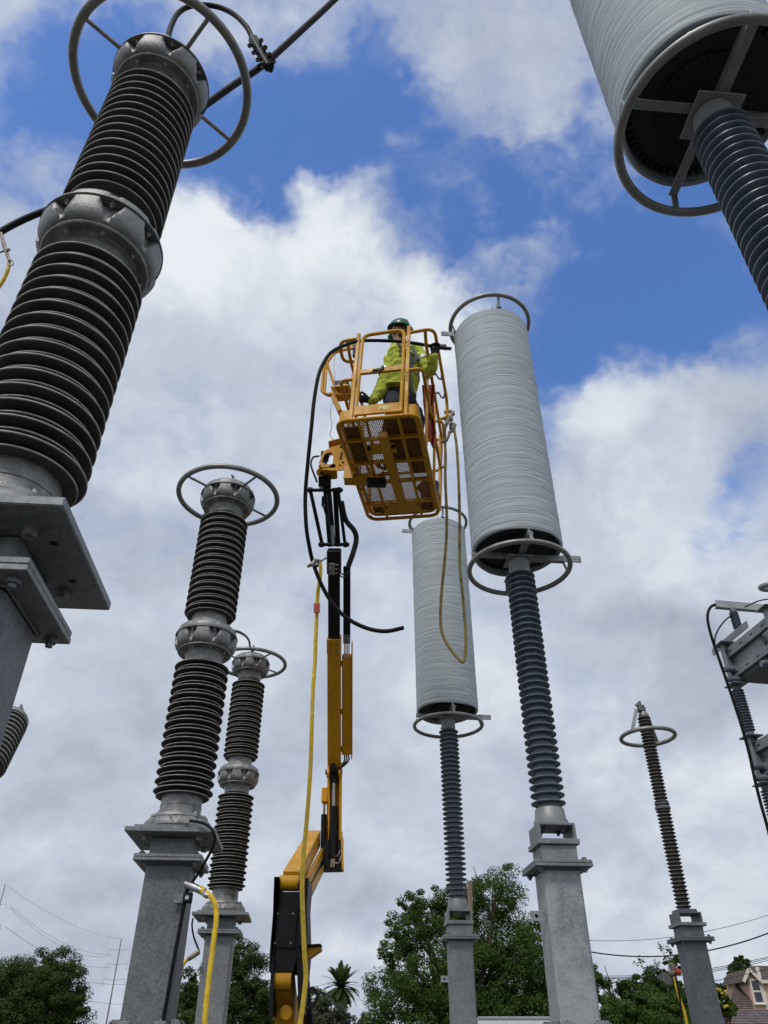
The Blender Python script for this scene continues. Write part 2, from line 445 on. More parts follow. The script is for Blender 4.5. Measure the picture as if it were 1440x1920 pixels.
# ---- insulator sheds
def shed_mesh(r_out, r_in, th, drop, mats, name='shed', seg=64, rim=.0035):
    """disc sloping down outwards, its rim a second material"""
    mb = MB()
    mb.lathe([(r_in, drop+th*.5), (r_out-.006, th*.30), (r_out-rim, th*.22)], seg)
    n_face_end = len(mb.f)
    mb = MB()
    mb.cur = 0
    prof = [(r_in, drop*.25-th*.5), (r_out-.010, -th*.42), (r_out-rim*.6, -th*.34), (r_out, -th*.16), (r_out, th*.20), (r_out-rim*.8, th*.40), (r_out-.012, th*.55), (r_in, drop+th*.7)]
    vs = []; fs = []; mi = []
    n = len(prof)
    for (r, z) in prof:
        for k in range(seg):
            a = 2*math.pi*k/seg; vs.append((r*math.cos(a), r*math.sin(a), z))
    for i in range(n-1):
        for k in range(seg):
            k2 = (k+1) % seg
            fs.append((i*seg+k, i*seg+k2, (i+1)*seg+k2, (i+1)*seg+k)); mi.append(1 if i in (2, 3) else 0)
    me = bpy.data.meshes.new(name); me.from_pydata(vs, [], fs); me.update()
    me.polygons.foreach_set('material_index', mi); me.polygons.foreach_set('use_smooth', [True]*len(fs))
    me.set_sharp_from_angle(angle=R(50))
    for m_ in mats: me.materials.append(MT[m_])
    return me

# ---- clamp casting: ring with eight bolt pockets
def casting_mesh(r, z0, z1, name, seg=192, pockets=8, up=False):
    """half clamp: bolt pockets cut as wedges under the seam (lower half) or shallow notches at the top (upper half)"""
    prof = [(.66, 0.0), (.80, .015), (.885, .10), (.945, .26), (.975, .42), (.985, .58), (.988, .74), (.988, .86), (.965, .90), (.965, .94), (1.0, .955), (1.0, 1.0), (.55, 1.0)]
    if up: prof = [(.62, 0.0), (.76, .02), (.86, .14), (.925, .34), (.955, .55), (.965, .74), (.965, .90), (.94, .93), (.94, 1.0), (.55, 1.0)]
    vs = []; fs = []; n = len(prof)
    for i, (pr, pz) in enumerate(prof):
        for k in range(seg):
            a = 2*math.pi*k/seg
            ph = abs(((a/(2*math.pi)*pockets) % 1)-.5)*2
            if not up:
                pw = .06+.36*max(0, min(1, (pz-.16)/.62)); amp = .15*max(0, min(1, (pz-.14)/.28)) if pz < .95 else 0
            else:
                pw = .22; amp = .045 if .05 < pz < .6 else 0
            d = 1/(1+math.exp((ph-pw)/.022)) if amp else 0
            if i == n-1: d = 0
            rr = r*(pr-amp*d)
            zz_ = (z0+(z1-z0)*pz) if not up else (z1-(z1-z0)*pz)
            vs.append((rr*math.cos(a), rr*math.sin(a), zz_))
    for i in range(n-1):
        for k in range(seg):
            k2 = (k+1) % seg; fs.append((i*seg+k, i*seg+k2, (i+1)*seg+k2, (i+1)*seg+k))
    fs.append(tuple(range(seg))); fs.append(tuple((n-1)*seg+k for k in range(seg)))
    mb = MB(); mb.add(vs, fs); return mb.mesh(name, 38)
def bolt_mesh(r=.011, h=.014):
    mb = MB(); mb.lathe([(r*.98, 0), (r, h*.8), (r*.8, h)], 6); mb.lathe([(r*.5, h), (r*.5, h*1.7)], 10); mb.lathe([(r*1.5, -.003), (r*1.5, .001)], 14)
    return mb.mesh('bolt')

PITCH = .0631
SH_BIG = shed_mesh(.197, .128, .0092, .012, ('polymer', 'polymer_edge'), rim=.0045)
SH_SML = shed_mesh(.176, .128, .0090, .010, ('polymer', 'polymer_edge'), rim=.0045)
CORE = MB().lathe([(.1300, 0), (.1300, 14*PITCH+.055)], 48).mesh('insulator_core')
CORE.materials.append(MT['polymer'])
CAST_LO = casting_mesh(.232, 0, .125, 'casting')
CAST_UP = casting_mesh(.230, 0, .075, 'casting', up=True)
NECK = MB().lathe([(.196, .0), (.198, .012), (.196, .018), (.158, .020), (.140, .032), (.134, .06), (.133, .100), (.136, .104), (.133, .108), (.132, .122)], 64).mesh('neck')
NECK_D = MB().lathe([(.132, -.100), (.133, -.05), (.142, -.026), (.162, -.016), (.196, -.016), (.199, -.010), (.197, .0)], 64).mesh('neck')
for m_ in (CAST_LO, CAST_UP, NECK, NECK_D): m_.materials.append(MT['cast'])
BOLT = bolt_mesh(); BOLT.materials.append(MT['steel_dull'])
BOLT_S = bolt_mesh(.008, .009); BOLT_S.materials.append(MT['chrome'])
def ring_mesh(Rr, r, name='grading_ring', flat=False):
    mb = MB(); mb.tube([(Rr*math.cos(a), Rr*math.sin(a), 0) for a in np.linspace(0, 2*math.pi, 97)[:-1]], r, 18, closed=True)
    me = mb.mesh(name, 60); me.materials.append(MT['ring']); return me
A_RING = ring_mesh(.419, .022)
def surge_arrester(loc, label, spoke_az=R(40), terminal=True):
    t = thing('surge_arrester', label, 'surge arrester', (loc[0], loc[1], 0), PSI, 'two-section surge arresters with grading rings')
    E0 = EYE
    # bottom bracket: riser box, thick plate and thin plate
    obj('riser_box', MB().box((0, 0, E0+1.0045+.055), (.262, .262, .109), .006), 'zinc', t)
    pl = obj('base_plate', MB().box((0, 0, E0+1.1295), (.55, .55, .030), .004), 'zinc', t)
    obj('shim_plate', MB().box((0, 0, E0+1.1555), (.46, .46, .0205), .003), 'zinc', t)
    bm_ = MB(); bm_.lathe([(.020, -.026), (.020, -.004), (.026, -.004), (.026, 0)], 6)
    bme = bm_.mesh('bolt'); bme.materials.append(MT['steel_dull'])
    for i in (-1, 1):
        for j in (-1, 1):
            obj('bolt', bme, None, pl, (i*.165, j*.165, E0+1.1140))
            hole = MB().lathe([(.011, -.0012), (.011, .0)], 14); obj('drilled_hole', hole, 'black', pl, (i*.205, j*.10, E0+1.1141))
    z = E0+1.167
    bc = obj('base_casting', CAST_UP, None, t, (0, 0, z+.002), (0, 0, R(22.5)))
    obj('neck', MB().lathe([(.1335, .095), (.1335, .150), (.136, .153), (.1335, .156), (.1325, .225)], 64), 'cast', bc)
    skirt = MB().lathe([(.19, .070), (.185, .088), (.165, .096), (.138, .10), (.134, .105)], 64); obj('skirt', skirt, 'cast', bc)
    for k in range(8):
        a = R(22.5)+k*math.pi/4; obj('bolt', BOLT_S, None, bc, (.165*math.cos(a), .165*math.sin(a), .095))
    def section(z0, big0, nm, PITCH=PITCH):
        core = obj(nm, CORE, None, t, (0, 0, z0-.03))
        for k in range(15):
            obj('shed', SH_BIG, None, core, (0, 0, .03+k*PITCH), (0, 0, k*.7))
            if k < 14: obj('shed', SH_SML, None, core, (0, 0, .03+(k+.5)*PITCH), (0, 0, k*.9))
        obj('shed', SH_SML, None, core, (0, 0, .03-.5*PITCH)) if big0 else None
        return core
    section(E0+1.4206, True, 'lower_insulator')
    # middle clamp
    zm = E0+2.435
    def clamp(zb, full):
        c = obj('clamp_casting', CAST_LO, None, t, (0, 0, zb))
        lip = MB().lathe([(.06, -.010), (.194, -.010), (.198, -.004), (.196, .004), (.170, .004)], 72); obj('lip', lip, 'cast', c)
        nk = MB().lathe([(.134, -.095), (.136, -.04), (.142, -.022), (.160, -.0105)], 64); obj('neck', nk, 'cast', c)
        for k in range(8):
            a = (k+.5)*math.pi/4
            obj('bolt', BOLT, None, c, (.208*math.cos(a), .208*math.sin(a), .117), (math.pi, 0, 0))
            obj('bolt', BOLT_S, None, c, (.168*math.cos(a), .168*math.sin(a), -.0105), (math.pi, 0, 0))
        u = obj('clamp_casting', CAST_UP, None, t, (0, 0, zb+.1255), (0, 0, R(22.5)*0))
        return c, u
    clamp(zm, True)
    nk = MB().lathe([(.19, .0), (.188, .012), (.150, .020), (.136, .030), (.133, .05), (.133, .115)], 64); obj('neck', nk, 'cast', t, (0, 0, zm+.185))
    section(E0+2.762, True, 'upper_insulator', .0605)
    # cap
    zc = E0+3.770
    c, u = clamp(zc, False)
    obj('cap_plate', MB().lathe([(.18, 0), (.176, .008), (.0, .012)], 64), 'cast', t, (0, 0, zc+.2))
    gr = obj('grading_ring', A_RING, None, t, (0, 0, E0+3.905))
    for k in range(4):
        a = spoke_az+k*math.pi/2
        sp = MB().tube([(.17*math.cos(a), .17*math.sin(a), 0), (.408*math.cos(a), .408*math.sin(a), 0)], .0105, 10)
        obj('spoke', sp, 'steel_dull', gr)
    if terminal:
        tm = MB().tube([(0, 0, 0), (0, 0, .10)], .012, 10); tm.box((0, 0, .10), (.04, .03, .05), .004); tm.tube([(0, 0, .12), (.02, 0, .15), (.0, 0, .17)], .009, 8)
        obj('terminal_stud', tm, 'rubber', t, (.0, 0, zc+.205))
    return t

XA, YA = -1.3455, 5.173; XB, YB = -1.6375, 8.574; XC, YC = -1.1015, 1.7655
surge_arrester((XA, YA), 'dark-shed surge arrester on the grey column in front, with ring shown whole', terminal=True)
surge_arrester((XB, YB), 'smallest two-section surge arrester, partly behind the middle one', terminal=True)
surge_arrester((XC, YC), 'huge surge arrester close to the camera, cut off by left edge', terminal=False)
support_column((XA, YA), 'arrester', 'grey steel column with yellow grounding cable clamped beside it', ('zinc_dark', 'zinc'))
support_column((XB, YB), 'arrester', 'grey steel column under the smallest of the ringed arresters', ('zinc', 'zinc'))
support_column((XC, YC), 'arrester', 'nearest steel column at left edge under the huge arrester', ('zinc_dark', 'zinc'))

# ---- air core reactors
X1, Y1 = 1.1235, 5.318; X2, Y2 = .787, 8.978; X3, Y3 = 1.443, 1.652
RC, ZB, ZT = .385, EYE+3.425, EYE+6.15
def wound_mesh():
    """glass-fibre wrapped winding: many uneven bands, wavering round the circumference"""
    rnd = random.Random(5); nr, seg = 380, 120
    z0, z1 = 0, ZT-ZB
    vs = []; fs = []
    offs = [rnd.random()*100 for _ in range(nr)]
    for i in range(nr+1):
        zf = i/nr
        base = (rnd.random()-.5)*.0026 + (.0014 if i % 2 else -.0014)*rnd.random()
        for k in range(seg):
            a = 2*math.pi*k/seg
            wob = mnoise.noise(Vector((math.cos(a)*1.6, math.sin(a)*1.6, i*.20)))*.0026 + mnoise.noise(Vector((math.cos(a)*4, math.sin(a)*4, i*.7+9)))*.0018
            zz_ = z0+(z1-z0)*zf + mnoise.noise(Vector((math.cos(a)*1.2, math.sin(a)*1.2, zf*18+3)))*.006*min(1, 8*zf, 8*(1-zf)) + (.014*math.sin(a*2+1)*(1 if i < 14 else 0)*(1-i/14))
            e_ = min(1, (nr-i)/5, 1)
            r_ = RC-.004+base+wob - (1-e_)*.03 - max(0, (3-i))*.003
            vs.append((r_*math.cos(a), r_*math.sin(a), zz_))
    for i in range(nr):
        for k in range(seg):
            k2 = (k+1) % seg; fs.append((i*seg+k, i*seg+k2, (i+1)*seg+k2, (i+1)*seg+k))
    # inner return at the bottom
    n = len(vs)
    for (r_, z_) in ((RC-.03, .006), (RC-.035, .5), (RC-.035, z1-.01)):
        for k in range(seg):
            a = 2*math.pi*k/seg; vs.append((r_*math.cos(a), r_*math.sin(a), z_))
    for k in range(seg):
        k2 = (k+1) % seg
        fs.append((k, n+k, n+k2, k2)); fs.append((n+k, n+seg+k, n+seg+k2, n+k2)); fs.append((n+seg+k, n+2*seg+k, n+2*seg+k2, n+seg+k2))
        fs.append((nr*seg+k, nr*seg+k2, n+2*seg+k2, n+2*seg+k))
    me = bpy.data.meshes.new('winding'); me.from_pydata(vs, [], fs); me.update()
    me.polygons.foreach_set('use_smooth', [True]*len(fs))
    return me
def wound_mat():
    m = bpy.data.materials.new('wrapped_glass_fibre_paint'); m.use_nodes = True; t = m.node_tree; b = t.nodes['Principled BSDF']
    vec = N(t, 'ShaderNodeTexCoord').outputs['Object']
    mp = N(t, 'ShaderNodeMapping'); mp.inputs['Scale'].default_value = (.8, .8, 105); mp.inputs['Rotation'].default_value = (R(.6), R(-.5), 0); L(t, vec, mp.inputs[0])
    n1 = noise_n(mp.outputs[0], 1.5, 5, .62, tree=t, dist=.15)
    mp2 = N(t, 'ShaderNodeMapping'); mp2.inputs['Scale'].default_value = (1.1, 1.1, 240); mp2.inputs['Rotation'].default_value = (R(-1.), R(.8), 0); L(t, vec, mp2.inputs[0])
    n2 = noise_n(mp2.outputs[0], 1.2, 4, .6, tree=t)
    n3 = noise_n(vec, 2.2, 6, .6, tree=t)
    h = M2('ADD', M2('MULTIPLY', SM(n1.outputs['Fac'], .25, .62, tree=t), .62, t), M2('MULTIPLY', SM(n2.outputs['Fac'], .3, .6, tree=t), .38, t), t)
    h = M2('MULTIPLY', h, SM(n3.outputs['Fac'], .25, .75, .85, 1.05, tree=t), t)
    mx = N(t, 'ShaderNodeMix', data_type='RGBA'); mx.inputs['A'].default_value = (.235, .263, .28, 1); mx.inputs['B'].default_value = (.515, .575, .60, 1)
    L(t, h, mx.inputs['Factor']); L(t, mx.outputs['Result'], b.inputs['Base Color']); b.inputs['Roughness'].default_value = .62
    bp = N(t, 'ShaderNodeBump'); bp.inputs['Strength'].default_value = .4; bp.inputs['Distance'].default_value = .005
    L(t, h, bp.inputs['Height']); L(t, bp.outputs[0], b.inputs['Normal']); return m
MT['wound'] = wound_mat()
WOUND = wound_mesh(); WOUND.materials.append(MT['wound'])
MT['coil_dark'] = material('dark_inner_winding', (.022, .024, .028), .75, 0, var=.25, vscale=6)
MT['greypaint'] = material('grey_painted_aluminium', (.30, .31, .31), .5, .3, var=.15, vscale=10)
def inner_mesh():
    mb = MB(); h = ZT-ZB-.04
    mb.lathe([(RC-.07, .05), (RC-.07, h)], 90)
    mb.lathe([(RC-.17, .03), (RC-.17, h)], 72)
    mb.lathe([(.0, h-.1), (RC-.04, h-.1)], 60)  # closing disc added near the top so the coil's inside stays dark
    for k in range(60):
        a = 2*math.pi*k/60
        M_ = Matrix.Rotation(a, 4, 'Z')
        mb.box((RC-.055, 0, h/2+.02), (.03, .012, h-.02), .0, M_)
    for k in range(36):
        mb.box((RC-.19, 0, h/2+.02), (.03, .010, h-.02), .0, Matrix.Rotation(2*math.pi*k/36, 4, 'Z'))
    me = mb.mesh('inner_winding'); me.materials.append(MT['coil_dark']); return me
INNER = inner_mesh()
R_RING = ring_mesh(.414, .0215, 'corona_ring')
def arm_mesh(hub=.06, out=.395, ht=.055, th=.012):
    mb = MB(); mb.box(((hub+out)/2, 0, 0), (out-hub, th, ht), .002); mb.box(((hub+out)/2, .018, -ht/2+.005), (out-hub-.01, .040, .008), .002)
    me = mb.mesh('spider_arm'); me.materials.append(MT['greypaint']); return me
ARM = arm_mesh()
def bracket(z_ring_rel, up):
    """cranked strap from the spider arm out to the ring"""
    mb = MB(); s_ = 1 if up else -1
    mb.bar((.385, .010, 0), (.392, .010, s_*.05), .030, .006, side=(0, 1, 0)); mb.bar((.392, .010, s_*.05), (.410, .010, z_ring_rel-s_*.012), .030, .006, side=(0, 1, 0))
    mb.cyl((.385, -.006, s_*.02), (.385, .022, s_*.02), .008, 6)
    me = mb.mesh('ring_bracket'); me.materials.append(MT['zinc']); return me
BR_LO = bracket(-.125, False); BR_UP = bracket(.125, True)
def terminal_pad():
    mb = MB(); mb.box((.06, 0, 0), (.16, .014, .062), .002)
    for i in (-1, 1):
        mb.cyl((.105+i*.018, -.012, .0), (.105+i*.018, .012, .0), .009, 6)
    me = mb.mesh('terminal_pad'); me.materials.append(MT['zinc_pale']); return me
PAD = terminal_pad()
def reactor(loc, label):
    t = thing('air_core_reactor', label, 'reactor coil', (loc[0], loc[1], 0), PSI, 'grey wound reactor coils')
    obj('winding', WOUND, None, t, (0, 0, ZB)); obj('inner_winding', INNER, None, t, (0, 0, ZB))
    hub = obj('hub_plate', MB().box((0, 0, 0), (.21, .21, .010), .002), 'greypaint', t, (0, 0, ZB-.085))
    for k in range(4):
        a = k*math.pi/2
        ar = obj('spider_arm', ARM, None, t, (0, 0, ZB-.038), (0, 0, a)); obj('ring_bracket', BR_LO, None, ar)
        ar = obj('spider_arm', ARM, None, t, (0, 0, ZT+.015), (0, 0, a)); obj('ring_bracket', BR_UP, None, ar)
        bf = MB().tube([(.30, -.02, -.012), (.33, -.045, -.005), (.34, -.05, .02)], .006, 6); obj('lead', bf, 'greypaint', ar)
    lo = obj('corona_ring', R_RING, None, t, (0, 0, ZB-.158)); obj('corona_ring', R_RING, None, t, (0, 0, ZT+.140))
    jt = MB().lathe([(.0228, -.008), (.0228, .008)], 18, Matrix.Translation((.414*math.cos(R(232)), .414*math.sin(R(232)), 0)) @ Matrix.Rotation(R(232), 4, 'Z') @ Matrix.Rotation(R(90), 4, 'X')); obj('ring_joint', jt, 'steel_dull', lo)
    obj('terminal_pad', PAD, None, t, (.40, 0, ZB-.038)); obj('terminal_pad', PAD, None, t, (-.385, 0, ZT-.02), (0, 0, math.pi))
    return t
reactor((X1, Y1), 'tall light grey wound coil right beside the yellow basket')
reactor((X2, Y2), 'farther light grey wound coil, behind the hanging loop of cable')
reactor((X3, Y3), 'nearest wound coil, cut by the top right corner, underside showing')
# ---- porcelain posts under the reactors
SH_P = shed_mesh(.117, .070, .013, .012, ('porcelain', 'porcelain'), rim=.005, seg=56)
def porcelain_post(loc, label):
    t = thing('post_insulator', label, 'insulator', (loc[0], loc[1], 0), PSI, 'blue-grey porcelain post insulators')
    z0, z1 = EYE+1.388, EYE+3.185
    core = obj('core', MB().lathe([(.074, z0-.05), (.074, z1+.05)], 40), 'porcelain', t)
    n = 35
    for k in range(n):
        obj('shed', SH_P, None, core, (0, 0, z0+(z1-z0)*k/(n-1)))
    obj('bottom_fitting', MB().lathe([(.0, EYE+1.243), (.114, EYE+1.243), (.114, EYE+1.272), (.106, EYE+1.276), (.098, EYE+1.345), (.088, EYE+1.358), (.076, EYE+1.36)], 48), 'greypaint', t)
    obj('top_fitting', MB().lathe([(.076, EYE+3.205), (.084, EYE+3.21), (.086, EYE+3.32), (.084, EYE+3.334)], 48), 'greypaint', t)
    # saddle: hollow channel, welded plate, box
    sd = MB(); wq = .125
    sd.box((-wq+.008, 0, EYE+1.190), (.016, .25, .100), .004); sd.box((wq-.008, 0, EYE+1.190), (.016, .25, .100), .004)
    sd.box((0, 0, EYE+1.2325), (.236, .246, .017), .003)
    obj('saddle', sd, 'zinc', t)
    obj('collar_plate', MB().box((0, 0, EYE+1.1215), (.275, .275, .034), .004), 'zinc', t)
    obj('riser_box', MB().box((0, 0, EYE+1.0045+.0495), (.232, .232, .098), .004), 'zinc', t)
    b_ = MB(); ring_bolts(b_, [(0, 0)], 0, .0, .016); bme = b_.mesh('bolt')
    for (x, y) in ((-.06, -.06), (.06, -.06), (.06, .06), (-.06, .06)):
        obj('bolt', bme, 'zinc_dark', t, (x, y, EYE+1.2235))
    return t
porcelain_post((X1, Y1), 'ribbed blue-grey insulator carrying the coil beside the basket')
porcelain_post((X2, Y2), 'ribbed blue-grey insulator against the big tree')
porcelain_post((X3, Y3), 'ribbed blue-grey insulator at the right edge under the nearest coil')
support_column((X1, Y1), 'reactor', 'pale blotchy steel column under the coil beside the basket', ('zinc_pale', 'zinc'))
support_column((X2, Y2), 'reactor', 'speckled steel column standing before the big tree', ('zinc', 'zinc'))
support_column((X3, Y3), 'reactor', 'steel column under the nearest coil at right', ('zinc', 'zinc'))

# ================================================================== boom lift
LB = Vector((-.45, 9.2, 0))
lift = thing('boom_lift', 'yellow and black articulated boom lift raising a caged basket', 'boom lift', LB)
def lp(u, v, Y): return P(u, v, Y) - LB
def lobj(name, mb, mat, parent=None): return obj(name, mb, mat, parent or lift)
def on_line(A, B, v):
    lo, hi = 0., 1.
    def vv(t):
        p = A.lerp(B, t) + LB - Vector((0, 0, EYE)); d = p.y*math.cos(TH)+p.z*math.sin(TH); return 960-F*(-p.y*math.sin(TH)+p.z*math.cos(TH))/d
    for _ in range(40):
        m_ = (lo+hi)/2
        if vv(m_) < v: lo = m_
        else: hi = m_
    return A.lerp(B, lo)

# ---- upper boom
BT, BB = lp(626.5, 1030, 6.98), lp(627, 1445, 8.8)
bd = (BB-BT).normalized(); bx_ = Vector((1, 0, 0))
p1195 = on_line(BT, BB, 1196)
b1 = lobj('inner_boom', MB().bar(on_line(BT, BB, 1045), on_line(BT, BB, 1215), .128, .15, (1, 0, 0), .006), 'black')
o_ = MB().bar(p1195, on_line(BT, BB, 1440), .148, .175, (1, 0, 0), .008)
ob = lobj('outer_boom', o_, 'yellow')
c_ = MB().bar(on_line(BT, BB, 1194), on_line(BT, BB, 1222), .156, .185, (1, 0, 0), .004); col_ = lobj('wear_pad_collar', c_, 'yellow', ob)
fr = Vector((0, 0, 0))
fn = bd.cross(Vector((1, 0, 0))).normalized()
if fn.y > 0: fn = -fn                                  # boom face turned to the camera
for i in range(3):
    for j in (-1, 1):
        p_ = on_line(BT, BB, 1203+i*6.5) + fn*.0925 + Vector((j*.03, 0, 0))
        lobj('bolt', MB().cyl(p_, p_+fn*.008, .009, 8), 'bronze', ob)
# cable track beside the boom
def off(p, du, dv=0): return p + Vector((du, 0, 0))
tr = lobj('cable_track_box', MB().bar(off(on_line(BT, BB, 1228), .142), off(on_line(BT, BB, 1412), .142), .108, .10, (1, 0, 0), .006), 'yellow')
lobj('track_flange', MB().bar(off(on_line(BT, BB, 1204), .202), off(on_line(BT, BB, 1420), .202), .012, .12, (1, 0, 0), .003), 'yellow', tr)
for v_ in (1240, 1330, 1400):
    lobj('track_bracket', MB().bar(off(on_line(BT, BB, v_), .081), off(on_line(BT, BB, v_+8), .081), .022, .05, (1, 0, 0), .002), 'yellow', tr)
ct = lobj('cable_tube', MB().bar(off(on_line(BT, BB, 1062), .142), off(on_line(BT, BB, 1206), .142), .080, .06, (1, 0, 0), .006), 'black')
for i in range(4):
    a = off(on_line(BT, BB, 1188), .118+i*.017)+fn*.035; b = off(on_line(BT, BB, 1232), .118+i*.017)+fn*.045
    lobj('hydraulic_pipe', MB().tube([a, b], .006, 8), 'chrome', tr)
for i in range(3):
    a = off(on_line(BT, BB, 1411), .116+i*.022)+fn*.03
    pth = smooth_path([a, off(on_line(BT, BB, 1422), .118+i*.024)+fn*.06, off(on_line(BT, BB, 1431), .075)+fn*(.09+i*.012), off(on_line(BT, BB, 1434-i*3), .0)+fn*(.10+i*.01)], 6)
    lobj('hydraulic_hose', MB().tube(pth, .009, 8), 'rubber')
lobj('hose_elbow', MB().bar(off(on_line(BT, BB, 1424), -.01)+fn*.10, off(on_line(BT, BB, 1440), -.01)+fn*.10, .05, .03, (1, 0, 0), .004), 'rubber')
# boom head
hd = lobj('boom_head', MB().bar(on_line(BT, BB, 1028), on_line(BT, BB, 1075), .155, .165, (1, 0, 0), .012), 'black')
vb = MB(); p_ = on_line(BT, BB, 1064)+fn*.098
vb.bar(p_-bd*.07+Vector((-.018, 0, 0)), p_+bd*.06+Vector((-.018, 0, 0)), .065, .03, (1, 0, 0), .003)
lobj('valve_block', vb, 'steel_dull', hd)
for i in range(3):
    q_ = p_-bd*(.05-.045*i)+Vector((.02, 0, 0)); lobj('fitting', MB().cyl(q_, q_+Vector((.03, 0, 0)), .010, 8), 'chrome', hd)
for i in range(2):
    pth = smooth_path([p_+Vector((.04, 0, 0))-bd*(.03-.06*i), p_+Vector((.10, 0, 0))+bd*(.05+.03*i)+fn*.03, p_+Vector((.165, 0, 0))+bd*(.02+.03*i), p_+Vector((.175, 0, 0))-bd*.10], 6)
    lobj('hydraulic_hose', MB().tube(pth, .008, 8), 'rubber', hd)
# jib
JT = lp(613, 905, 6.55); JB = on_line(BT, BB, 1030)
jl = Vector((1, 0, 0))
pinT = MB().cyl(lp(576, 919, 6.6), lp(643, 919, 6.6), .020, 14)
for u_ in (582, 636): pinT.cyl(lp(u_-4, 919, 6.6), lp(u_+4, 919, 6.6), .034, 14)
lobj('upper_pin', pinT, 'black')
pinB = MB().cyl(lp(597, 1021, 6.97), lp(655, 1021, 6.97), .020, 14)
for u_ in (603, 648): pinB.cyl(lp(u_-4, 1021, 6.97), lp(u_+4, 1021, 6.97), .032, 14)
lobj('lower_pin', pinB, 'black')
lobj('levelling_rod', MB().tube([lp(582, 920, 6.6), lp(604, 1021, 6.97)], .021, 12), 'black')
lobj('levelling_rod', MB().tube([lp(634, 920, 6.62), lp(647, 1021, 6.99)], .019, 12), 'black')
lobj('jib_arm', MB().bar(lp(613, 915, 6.66), lp(622, 1025, 7.02), .085, .09, (1, 0, 0), .006), 'black')
lobj('jib_arm', MB().bar(lp(628, 915, 6.74), lp(634, 1025, 7.08), .055, .06, (1, 0, 0), .006), 'black')
jc = lobj('jib_cylinder', MB().tube([lp(617, 925, 6.60), lp(622, 985, 6.83)], .028, 14), 'black')
lobj('cylinder_rod', MB().tube([lp(622, 985, 6.83), lp(624.5, 1022, 6.96)], .015, 12), 'chrome', jc)
lobj('jib_fitting', MB().bar(lp(606, 930, 6.58), lp(605, 950, 6.66), .03, .035, (1, 0, 0), .006).tube([lp(605, 945, 6.6), lp(614, 975, 6.7)], .010, 8), 'rubber', jc)
lobj('hydraulic_hose', MB().tube(smooth_path([lp(640, 940, 6.7), lp(648, 974, 6.85), lp(664, 995, 6.9), lp(668, 1012, 6.95), lp(662, 1037, 7.0), lp(653, 1062, 7.05)], 8), .030, 12), 'rubber')
# rotator between jib and basket
rot = lobj('platform_rotator', MB().bar(lp(609, 893, 6.56), lp(609, 914, 6.62), .135, .13, (1, 0, 0), .008), 'black')
cl = MB(); cl.bar(lp(598, 886, 6.52), lp(632, 884, 6.52), .075, .20, (0, 0, 1), .012); cl.cyl(lp(601, 886, 6.40), lp(601, 886, 6.64), .046, 20)
clv = lobj('rotator_clevis', cl, 'yellow')
lobj('pin', MB().cyl(lp(604, 887, 6.36), lp(604, 887, 6.40), .022, 10), 'black', clv)
# side plates with an opening: an open frame
for dy in (6.42, 6.68):
    fpl = MB(); pts_o = [(597, 880), (600, 862), (607, 846), (622, 838), (637, 834), (648, 850), (648, 880), (630, 882)]
    pts_i = [(601, 876), (603, 864), (608, 852), (615, 848), (622, 848), (625, 856), (624, 868), (616, 876)]
    A_ = [lp(u, v, dy) for u, v in pts_o]; B_ = [lp(u, v, dy) for u, v in pts_i]
    A2 = [p+Vector((0, .016, 0)) for p in A_]; B2 = [p+Vector((0, .016, 0)) for p in B_]
    n = len(A_); vs_ = A_+B_+A2+B2; fs_ = []
    for i in range(n):
        j = (i+1) % n
        fs_ += [(i, j, n+j, n+i), (2*n+i, 2*n+j, 3*n+j, 3*n+i), (i, j, 2*n+j, 2*n+i), (n+i, n+j, 3*n+j, 3*n+i)]
    fpl.add(vs_, fs_); pl_ = lobj('rotator_plate', fpl, 'yellow')
    if dy < 6.5:
        for (u, v) in ((639, 838), (637, 872), (643, 867)):
            lobj('bolt', MB().cyl(lp(u, v, dy-.008), lp(u, v, dy), .011, 8), 'black', pl_)
        lobj('slot', MB().bar(lp(641, 848, dy-.002), lp(638, 862, dy-.002), .020, .006, (1, 0, 0)), 'black', pl_)
lobj('rotator_cover', MB().bar(lp(617, 841, 6.56), lp(644, 834, 6.56), .25, .016, (0, 1, 0), .003), 'yellow')
mo = MB(); mo.box(lp(609, 856, 6.55), (.085, .12, .09), .012); mo.cyl(lp(606, 866, 6.55), lp(606, 880, 6.55), .045, 16); mo.box(lp(613, 852, 6.46), (.06, .05, .07), .006)
lobj('rotator_motor', mo, 'black'); lobj('reservoir', MB().cyl(lp(605.5, 871, 6.50), lp(605.5, 877, 6.50), .038, 16), 'chrome')
lobj('hydraulic_hose', MB().tube(smooth_path([lp(598, 855, 6.5), lp(587, 858, 6.46), lp(583, 870, 6.45), lp(587, 885, 6.48), lp(592, 897, 6.52), lp(594, 904, 6.56)], 6), .011, 8), 'rubber')

